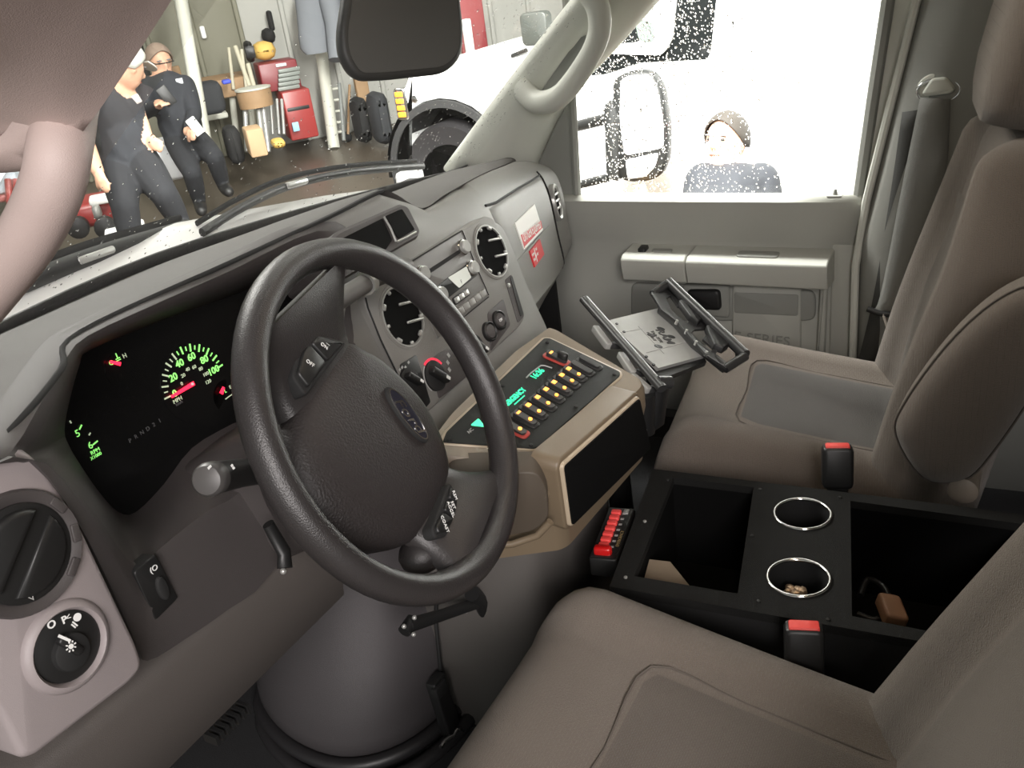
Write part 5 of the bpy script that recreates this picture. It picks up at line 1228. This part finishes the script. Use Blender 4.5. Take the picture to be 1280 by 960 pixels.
# red floor jack and red-legged table at the left
fj = thing('floor_jack', at(110, 295, 2, GROUND), 'red floor jack on the concrete behind the standing man', 'floor jack')
slab(92, 254, 142, 284, 6.3, .4, REDC, 'jack_body', fj, b=.04); slab(112, 247, 138, 256, 6.2, .15, WHITEP, 'jack_plate', fj); slab(116, 258, 126, 276, 6.1, .1, SILV, 'jack_piston', fj, b=.03)
for x in (98, 132): MB().lathe(Fr(atd(x, 284, 6.1), (.76, -.65, 0), (0, 0, 1)), 0, 0, [(.07, -.04), (.07, .04), (.05, .05)], 16).build('jack_wheel', BLK, fj)
slab(132, 286, 180, 294, 6.0, .2, WHITEP, 'white_bar', label='white bar lying on the floor by the jack', cat='bar')
rt2 = thing('red_table', at(10, 300, 2, GROUND), 'red steel table at the left edge beyond the pillar', 'table')
slab(-30, 246, 26, 254, 5.6, .5, REDC, 'table_top', rt2)
for x in (12, 22): pole(x - 2, 224, x + 4, 290, 5.6, .022, REDC, 'table_leg', rt2)
slab(-20, 202, 18, 242, 5.6, .3, mat('pale_blue', (.62, .72, .80), .5), 'blue_box', label='pale blue box on the red table', cat='box')
slab(198, 180, 228, 226, 7.25, .45, mat('white_bin', (.70, .72, .74), .5), 'white_crate', label='white crate under the seated man', cat='crate', b=.03)
# ------------------------------------------------------------------ white truck alongside
WHT = mat('truck_white', (.86, .87, .86), .25, coat=.4)
XT = 3.7
tr = thing('white_truck', (XT + 1, 0, GROUND), 'large white truck parked alongside, seen through the side window', 'truck')
TFm = Fr((XT, 0, 0), (0, -1, 0), (0, 0, 1))
def tu(px, py): return TFm.uv(px, py)
wc_ = tu(562, 215); ar = .43
front = tu(497, 150)[0]
arch = [(wc_[0] + ar * math.cos(R_(a)), wc_[1] + ar * math.sin(R_(a))) for a in range(0, 181, 15)]
ztop_ = tu(560, 88)[1]
pr = [(4.2, GROUND + .04), (4.2, 2.2), (1.2, 2.2), (.9, 1.55), (-.75, 1.50), (-1.05, ztop_ + .12), (front + .15, ztop_ + .02), (front, ztop_ - .2), (front, arch[-1][1])] + arch[::-1] + [(arch[0][0], GROUND + .04)]
MB().prism(TFm, pr, -1.9, 0, .03).build('truck_body', WHT, tr, smooth=30)
MB().lathe(TFm, *wc_, [(ar * 1.0, -.35), (ar * 1.0, .01), (ar * .90, .012), (ar * .90, -.35)], 40).build('wheel_well', mat('well_dark', (.02, .02, .02), .8), tr)
ty = MB().lathe(TFm, wc_[0], wc_[1] - .06, [(ar * .55, -.02), (ar * .78, .0), (ar * .82, -.05), (ar * .82, -.30)], 40).build('tyre', RUBBER, tr, smooth=50)
MB().lathe(TFm, wc_[0], wc_[1] - .06, [(ar * .52, -.02), (ar * .50, -.05), (ar * .15, -.03), (ar * .12, .02), (.01, .02)], 30).build('wheel_disc', SILV, tr, smooth=50)
oc = tu(503, 130); MB().prism(TFm, rr(oc[0], oc[1], .085, .19, .02), -.02, .02, .01).build('marker_lamp', CHROME, tr)
for k in range(4): MB().box(TFm, (oc[0], oc[1] - .06 + k * .04, .022), (.055, .030, .012), .003).build('lamp_lens', mat('amber', (.75, .28, .03), .3, emit=(1, .35, .03), estr=.25), tr)
b_ = tu(520, 123); MB().lathe(TFm, *b_, [(.022, 0), (.02, .02), (.01, .024)], 14).build('chrome_stud', CHROME, tr)
MB().box(TFm, (front + .05, wc_[1] - .02, .05), (.12, .10, .16), .02).build('bumper_end', mat('bumper_grey', (.45, .45, .44), .4), tr); MB().box(TFm, (front + .02, wc_[1] - .2, .05), (.05, .3, .10), .02).build('bumper_stay', SILV, tr)
# door window of the truck, pillars, mirror
wpx = [(728, 95), (765, 55), (790, 40), (838, -40), (900, -40), (889, 64), (884, 74), (800, 78), (760, 92)]
MB().prism(TFm, roundp([tu(*q) for q in wpx], .04), -.05, .006).build('truck_window', mat('truck_glass', (.006, .007, .007), .15), tr)
MB().prism(TFm, roundp([tu(*q) for q in ((770, 55), (800, 52), (815, 40), (812, 28), (800, 24), (835, -10), (848, -12), (842, 50), (830, 68), (760, 66))], .03), .0, .03).build('window_post', WHT, tr)
MB().prism(TFm, roundp([tu(*q) for q in ((798, 30), (806, 24), (818, 26), (822, 38), (820, 52), (802, 50))], .03), .0, .04).build('inner_mirror', mat('glass_green', (.10, .13, .11), .3), tr)
dm_ = tu(672, 35); MB().prism(TFm, rr(dm_[0], dm_[1], .16, .17, .03), -.02, .05, .01).build('hood_mirror', mat('mirror_grey', (.03, .034, .03), .5), tr)
MB().tube([TFm.p(*tu(660, 62), .02), TFm.p(*tu(640, 70), .0)], .012, 8).build('mirror_stalk', BLK, tr)
XM = 3.25
TM = Fr((XM, 0, 0), (0, -1, 0), (0, 0, 1)); MGREY = mat('tow_mirror_grey', (.012, .0125, .012), .5)
mo_ = roundp(TM.uvs([(766, 98), (790, 88), (815, 90), (828, 110), (835, 160), (834, 200), (825, 222), (800, 228), (775, 225), (768, 200)]), .05)
tmi = MB(); mo_ = ccw(mo_)
in_ = roundp(TM.uvs([(777, 98), (795, 92), (814, 95), (824, 112), (830, 150), (831, 184), (782, 194), (776, 150)]), .03)
tmi.loft([[TM.p(*p, z) for p in offs(mo_, d)] for d, z in ((.03, -.12), (.0, -.06), (.0, .0), (.012, .012))]).build('mirror_case', MGREY, tr, smooth=50)
MGL = mat('mirror_reflection_pale', (.82, .83, .83), .35)  # bright reflection put into a flat pale colour
MB().prism(TM, in_, .008, .016, .002).build('mirror_face', MGL, tr)
MB().prism(TM, roundp(TM.uvs([(783, 199), (825, 190), (820, 208), (808, 220), (786, 223)]), .02), .008, .016, .002).build('mirror_face', MGL, tr)
MB().prism(TM, roundp(TM.uvs([(757, 130), (768, 122), (776, 150), (776, 226), (760, 222)]), .02), -.06, .03, .01).build('mirror_spine', MGREY, tr)
for (y0, y1, r) in ((160, 148, .028), (234, 222, .022)): MB().tube([at(712, y0, 0, XM + .15), at(760, y1, 0, XM)], r, 12).build('mirror_arm', MGREY, tr, smooth=60)
MB().box(TM, (*tu(840, 108), -.05), (.08, .055, .03), .01).build('door_latch', MGREY, tr)
MB().tube([TFm.p(*tu(895, 250), .01), TFm.p(*tu(905, 60), .01), TFm.p(*tu(916, -40), .01)], .006, 6).build('door_joint', GREYP, tr)
# amber and dark low shapes beside the truck
MB().lathe(Fr(at(800, 232, 0, 3.2) * 1.0, (1, 0, 0), (0, 1, 0)), 0, 0, [(.03, 0), (.16, -.55), (.16, GROUND - at(800, 232, 0, 3.2).z + .03)], 20).lathe(Fr((at(800, 232, 0, 3.2).x, at(800, 232, 0, 3.2).y, GROUND), (1, 0, 0), (0, 1, 0)), 0, 0, [(.22, 0), (.22, .03), (.18, .035)], 20).build('traffic_cone', mat('amber_cone', (.75, .42, .15), .6), label='amber cone standing below the truck mirror', cat='traffic cone')
# ------------------------------------------------------------------ people
SKIN = mat('skin', (.62, .36, .24), .6); NAVY = mat('navy_shirt', (.018, .020, .025), .85, var=.15, vscale=14); NAVP = mat('navy_trousers', (.014, .015, .018), .9, var=.15, vscale=14); BOOT = mat('boots', (.012, .012, .012), .5)
def evaluated_mesh(o):
    dg = bpy.context.evaluated_depsgraph_get(); return bpy.data.meshes.new_from_object(o.evaluated_get(dg))
def person(label, J, bones, head, head_r, regions, facing, extra=None, group='people in the garage'):
    """J: joints name -> (point, radius); bones: pairs; one continuous voxel-remeshed body"""
    ground = min(p.z for p, r in J.values())
    root = thing('person', (J['pelvis'][0].x, J['pelvis'][0].y, GROUND), label, 'person', group)
    mb = MB()
    for a, b in bones:
        (pa, ra), (pb, rb) = J[a], J[b]; n = 5
        mb.tube([pa.lerp(pb, k / n) for k in range(n + 1)], [(ra + (rb - ra) * k / n) * (1 + .10 * math.sin(math.pi * k / n)) for k in range(n + 1)], 12)
    for k, (p, r) in J.items(): mb.ellipsoid(p, (r, r, r), 10, 8)
    # head: skull, jaw, nose, ears
    f = Vector(facing).normalized(); s = f.cross(V(0, 0, 1)).normalized(); up = s.cross(f)
    hr_ = head_r; rot = Matrix((s, f, up)).transposed()
    mb.ellipsoid(head, (hr_ * .74, hr_ * .92, hr_), 16, 12, rot)
    mb.ellipsoid(head - up * hr_ * .45 + f * hr_ * .22, (hr_ * .55, hr_ * .62, hr_ * .55), 12, 8, rot)
    mb.ellipsoid(head + f * hr_ * .95 - up * hr_ * .15, (hr_ * .13, hr_ * .22, hr_ * .22), 8, 6, rot)
    for q in (-1, 1): mb.ellipsoid(head + s * q * hr_ * .76 - up * hr_ * .08, (hr_ * .10, hr_ * .18, hr_ * .26), 8, 6, rot)
    # hands: palm and five fingers
    for hname, (tip, curl) in (extra or {}).get('hands', {}).items():
        pa = J[hname][0]; d = (tip - pa).normalized(); sd = d.cross(f).normalized(); nn2 = sd.cross(d)
        mb.tube([pa, pa + d * .05, pa + d * .09], [.030, .040, .034], 10, flat=.55, up=nn2)
        for k, ln in enumerate((.065, .078, .074, .058)):
            b0_ = pa + d * .085 + sd * (-.030 + .02 * k); b1_ = b0_ + d * ln * .5 + nn2 * .01 * curl; b2_ = b1_ + d * ln * .35 + nn2 * .03 * curl
            mb.tube([b0_, b1_, b2_], [.0100, .0092, .0080], 8)
        t0_ = pa + d * .03 - sd * .032; mb.tube([t0_, t0_ + d * .035 - sd * .02, t0_ + d * .06 - sd * .022 + nn2 * .015 * curl], [.012, .0105, .009], 8)
    tmp = mb.build('tmp_body', SKIN); md = tmp.modifiers.new('r', 'REMESH'); md.mode = 'VOXEL'; md.voxel_size = .011; md.use_smooth_shade = True
    ms = tmp.modifiers.new('s', 'SMOOTH'); ms.iterations = 4; ms.factor = .5
    bpy.context.view_layer.update(); me = evaluated_mesh(tmp); off = ORG[tmp.name] - ORG[root.name]
    for v_ in me.vertices: v_.co += off
    bpy.data.objects.remove(tmp)
    me.materials.clear(); mats_ = [SKIN, NAVY, NAVP, BOOT]
    for q in mats_: me.materials.append(q)
    segs = [(J[a][0], J[b][0], regions.get((a, b), 0), J[a][1], J[b][1]) for a, b in bones] + [(head, head - up * .05, 0, hr_, hr_)]
    for k in ('hand_l', 'hand_r'):
        if k in J: segs.append((J[k][0], (extra or {}).get('hands', {}).get(k, (J[k][0],))[0], 0, .04, .04))
    rt_ = ORG[root.name]
    for pl in me.polygons:
        p = pl.center + rt_; best, bi = 99, 0
        for a, b, i, ra, rb in segs:
            ab = b - a; t = max(0, min(1, (p - a).dot(ab) / max(ab.dot(ab), 1e-9))); dd = (p - a - ab * t).length / (ra + (rb - ra) * t)
            if dd < best: best, bi = dd, i
        if (p - head).length < head_r * 1.15: bi = 0
        pl.material_index = bi; pl.use_smooth = True
    o = bpy.data.objects.new('body', me); col.objects.link(o); o.parent = root; ORG[o.name] = ORG[root.name]
    # eyes, mouth, brows
    for q in (-1, 1):
        MB().ellipsoid(head + f * hr_ * .80 + s * q * hr_ * .30 + up * hr_ * .04, (hr_ * .09, hr_ * .06, hr_ * .06), 8, 6, rot).build('eye', BLK, root)
        MB().ellipsoid(head + f * hr_ * .84 + s * q * hr_ * .30 + up * hr_ * .20, (hr_ * .18, hr_ * .07, hr_ * .04), 8, 6, rot).build('eyebrow', GREYC, root)
    MB().ellipsoid(head + f * hr_ * .80 - up * hr_ * .52, (hr_ * .24, hr_ * .08, hr_ * .05), 8, 6, rot).build('mouth', mat('lips', (.40, .14, .11), .6), root)
    return root, f, s, up, rot
def hair(root, head, hr_, rot, up, f, m_, cover=.1, name='hair'):
    mb = MB(); rg = []
    for i in range(9):
        a = math.pi * .56 * (i + .05) / 8; ring = []
        for k in range(20):
            b = 2 * math.pi * k / 20; fwd = math.sin(b); aa = a * (1 - .55 * max(0, fwd))
            ring.append(head + rot @ V(hr_ * .80 * math.sin(aa) * math.cos(b), hr_ * .99 * math.sin(aa) * math.sin(b), hr_ * 1.06 * math.cos(aa)))
        rg.append(ring)
    mb.loft(rg, caps=(True, False)).build(name, m_, root, smooth=60, thick=.008, thick_off=1)
def J_(d, t0): return {k: (atd(v[0], v[1], t0 + (v[3] if len(v) > 3 else 0)), v[2]) for k, v in d.items()}
STD = [('pelvis', 'belly'), ('belly', 'chest'), ('chest', 'neck'), ('chest', 'sh_l'), ('chest', 'sh_r'), ('sh_l', 'el_l'), ('el_l', 'hand_l'), ('sh_r', 'el_r'), ('el_r', 'hand_r'), ('pelvis', 'hip_l'), ('pelvis', 'hip_r'), ('hip_l', 'kn_l'), ('kn_l', 'an_l'), ('an_l', 'toe_l'), ('hip_r', 'kn_r'), ('kn_r', 'an_r'), ('an_r', 'toe_r'), ('neck', 'skull'), ('belly', 'hip_l'), ('belly', 'hip_r'), ('sh_l', 'belly'), ('sh_r', 'belly')]
REG = {('pelvis', 'belly'): 1, ('belly', 'chest'): 1, ('chest', 'neck'): 1, ('chest', 'sh_l'): 1, ('chest', 'sh_r'): 1, ('sh_l', 'el_l'): 1, ('sh_r', 'el_r'): 1, ('sh_l', 'belly'): 1, ('sh_r', 'belly'): 1, ('pelvis', 'hip_l'): 2, ('pelvis', 'hip_r'): 2, ('hip_l', 'kn_l'): 2, ('kn_l', 'an_l'): 2, ('hip_r', 'kn_r'): 2, ('kn_r', 'an_r'): 2, ('belly', 'hip_l'): 2, ('belly', 'hip_r'): 2, ('an_l', 'toe_l'): 3, ('an_r', 'toe_r'): 3}
# man leaning on the crate, looking at his phone
T2 = 7.0
J2 = J_({'pelvis': (228, 168, .145), 'belly': (222, 142, .15), 'chest': (213, 113, .145), 'neck': (204, 96, .065), 'skull': (200, 80, .07), 'sh_l': (231, 107, .08), 'el_l': (243, 143, .058, -.1), 'hand_l': (235, 165, .036, -.35), 'sh_r': (189, 108, .08), 'el_r': (182, 140, .056, -.05), 'hand_r': (199, 130, .036, -.35), 'hip_l': (240, 172, .10), 'hip_r': (222, 176, .10), 'kn_l': (268, 196, .068, -.3), 'an_l': (280, 234, .045, -.05), 'toe_l': (286, 240, .04, -.2), 'kn_r': (240, 216, .068, -.35), 'an_r': (250, 255, .045, -.1), 'toe_r': (252, 264, .04, -.25)}, T2)
h2_ = atd(199, 76, T2 - .02)
fc2 = (CAM - h2_).normalized() + V(.30, -.15, -.25)
R2_ = dict(REG); R2_[('el_l', 'hand_l')] = 1; R2_[('el_r', 'hand_r')] = 1
p2_, f_, s_, u_, rot_ = person('man with glasses in navy shirt leaning back and holding a phone', J2, STD, h2_, .118, R2_, fc2, {'hands': {'hand_l': (atd(240, 172, T2 - .5), .8), 'hand_r': (atd(208, 126, T2 - .5), .8)}})
hair(p2_, h2_, .118, rot_, u_, f_, mat('hair_grey_brown', (.22, .16, .12), .8))
gls = MB(); gls.tube([h2_ + s_ * .085 + u_ * .012, h2_ + f_ * .105 + s_ * .07 + u_ * .008, h2_ + f_ * .118 + u_ * .008, h2_ + f_ * .105 - s_ * .07 + u_ * .008, h2_ - s_ * .085 + u_ * .012], .004, 6).build('glasses', BLK, p2_)
MB().box(Fr(J2['chest'][0] + (CAM - J2['chest'][0]).normalized() * .155 + V(.09, -.02, .04), (.76, -.65, 0), (0, 0, 1)), (0, 0, 0), (.05, .06, .006), .002).build('shirt_badge', mat('badge_pale', (.45, .47, .48), .6), p2_)
pf = Fr(atd(208, 120, T2 - .45), (.7, -.5, .4), (-.2, .1, 1)); MB().box(pf, (0, 0, 0), (.075, .14, .009), .003).build('mobile_phone', BLK, label='black mobile phone in the leaning man\'s hand', cat='phone')
pf = Fr(atd(244, 158, T2 - .42), (.7, -.5, .4), (.3, -.3, 1)); MB().box(pf, (0, 0, 0), (.07, .13, .02), .004).build('white_packet', WHITEP, label='white packet in the leaning man\'s lower hand', cat='packet')
# man in a cap, half hidden by the left pillar
T1 = 5.2
J1 = J_({'pelvis': (160, 192, .15), 'belly': (148, 160, .155), 'chest': (138, 122, .15, .0), 'neck': (146, 98, .065, -.05), 'skull': (152, 88, .07, -.1), 'sh_l': (152, 108, .085, .05), 'el_l': (167, 136, .052, .05), 'hand_l': (184, 172, .034, -.05), 'sh_r': (117, 116, .09, -.2), 'el_r': (96, 156, .052, -.3), 'hand_r': (122, 214, .034, -.35), 'hip_l': (172, 196, .105), 'hip_r': (148, 202, .11), 'kn_l': (206, 244, .075, -.1), 'an_l': (228, 282, .05, .05), 'toe_l': (238, 292, .045, -.1), 'kn_r': (156, 258, .075, -.15), 'an_r': (166, 312, .05, -.05), 'toe_r': (170, 325, .045, -.15)}, T1)
h1_ = atd(156, 84, T1 - .1)
R1_ = dict(REG)
fc1 = V(.75, -.1, -.35)
p1_, f_, s_, u_, rot_ = person('man in grey cap and navy shirt standing with arms hanging, behind left pillar', J1, STD, h1_, .115, R1_, fc1, {'hands': {'hand_l': (atd(194, 180, T1 - .1), .6), 'hand_r': (atd(130, 232, T1 - .4), .6)}})
CAPM = mat('cap_grey', (.48, .48, .44), .8)
hair(p1_, h1_ + u_ * .012, .122, rot_, u_, f_, CAPM, name='cap')
MB().loft([[h1_ + u_ * .055 + f_ * (.085 + .10 * math.sin(math.pi * k / 10)) + s_ * .085 * math.cos(math.pi * k / 10) - u_ * dz - u_ * .02 * math.sin(math.pi * k / 10) for k in range(11)] for dz in (0, .008)]).build('cap_brim', CAPM, p1_, smooth=60)
bd = J1['sh_l'][0] + (CAM - J1['sh_l'][0]).normalized() * .092
text('B', Fr(bd, (.76, -.65, 0), (0, 0, 1)), 0, .0, .12, WHITEP, p1_, 'shirt_emblem', h=.004, depth=.004, bold=.004)
MB().box(Fr(atd(169, 122, T1 - .02), (.76, -.65, .3), (-.2, 0, 1)), (0, 0, .05), (.05, .05, .01), .004).build('sleeve_patch', mat('patch', (.5, .45, .42), .7), p1_)
# man outside the passenger window
T3 = 4.15
J3 = J_({'pelvis': (925, 390, .15), 'belly': (920, 320, .16), 'chest': (914, 245, .155), 'neck': (909, 205, .065), 'skull': (907, 185, .07), 'sh_l': (950, 228, .09), 'el_l': (965, 300, .06), 'hand_l': (955, 370, .036, -.15), 'sh_r': (880, 228, .09), 'el_r': (868, 300, .06), 'hand_r': (885, 370, .036, -.15), 'hip_l': (940, 395, .105), 'hip_r': (905, 395, .105), 'kn_l': (945, 500, .075), 'an_l': (950, 600, .05), 'toe_l': (940, 615, .045, -.15), 'kn_r': (905, 500, .075), 'an_r': (905, 600, .05), 'toe_r': (895, 615, .045, -.15)}, T3)
h3_ = atd(908, 176, T3)
R3_ = dict(REG); R3_[('el_l', 'hand_l')] = 1; R3_[('el_r', 'hand_r')] = 1
p3_, f_, s_, u_, rot_ = person('man in dark jacket standing outside the passenger window', J3, STD, h3_, .115, R3_, (CAM - h3_).normalized() + V(.1, .5, .0), {'hands': {'hand_l': (atd(952, 392, T3 - .15), .6), 'hand_r': (atd(890, 392, T3 - .15), .6)}})
hair(p3_, h3_, .118, rot_, u_, f_, mat('hair_dark', (.03, .025, .02), .8))
# ceiling trays above the front tube light and the added fill lights
LAMP = mat('tube_glow', (.9, .9, .88), .5, emit=(1, 1, .95), estr=3.0)
for i, (x, y, w_, l_) in enumerate(((1.7, .5, .5, 3.6), (1.0, 3.4, 1.6, 1.6), (3.4, 5.2, 3.0, .6), (-3.4, -2.4, 2.2, 1.2))):
    lt_ = thing('light_fixture', (x, y, 3.7), ('added fill light fixture over the aisle by the truck', 'added fill light fixture ahead of the white hood', 'fluorescent ceiling fixture over the workbench', 'added fill light fixture beyond the driver door')[i], 'ceiling light', 'ceiling fixtures')
    MB().box(WX, (x, y, 3.74), (w_ + .1, l_ + .1, .10), .01).build('fixture_tray', STEEL, lt_)
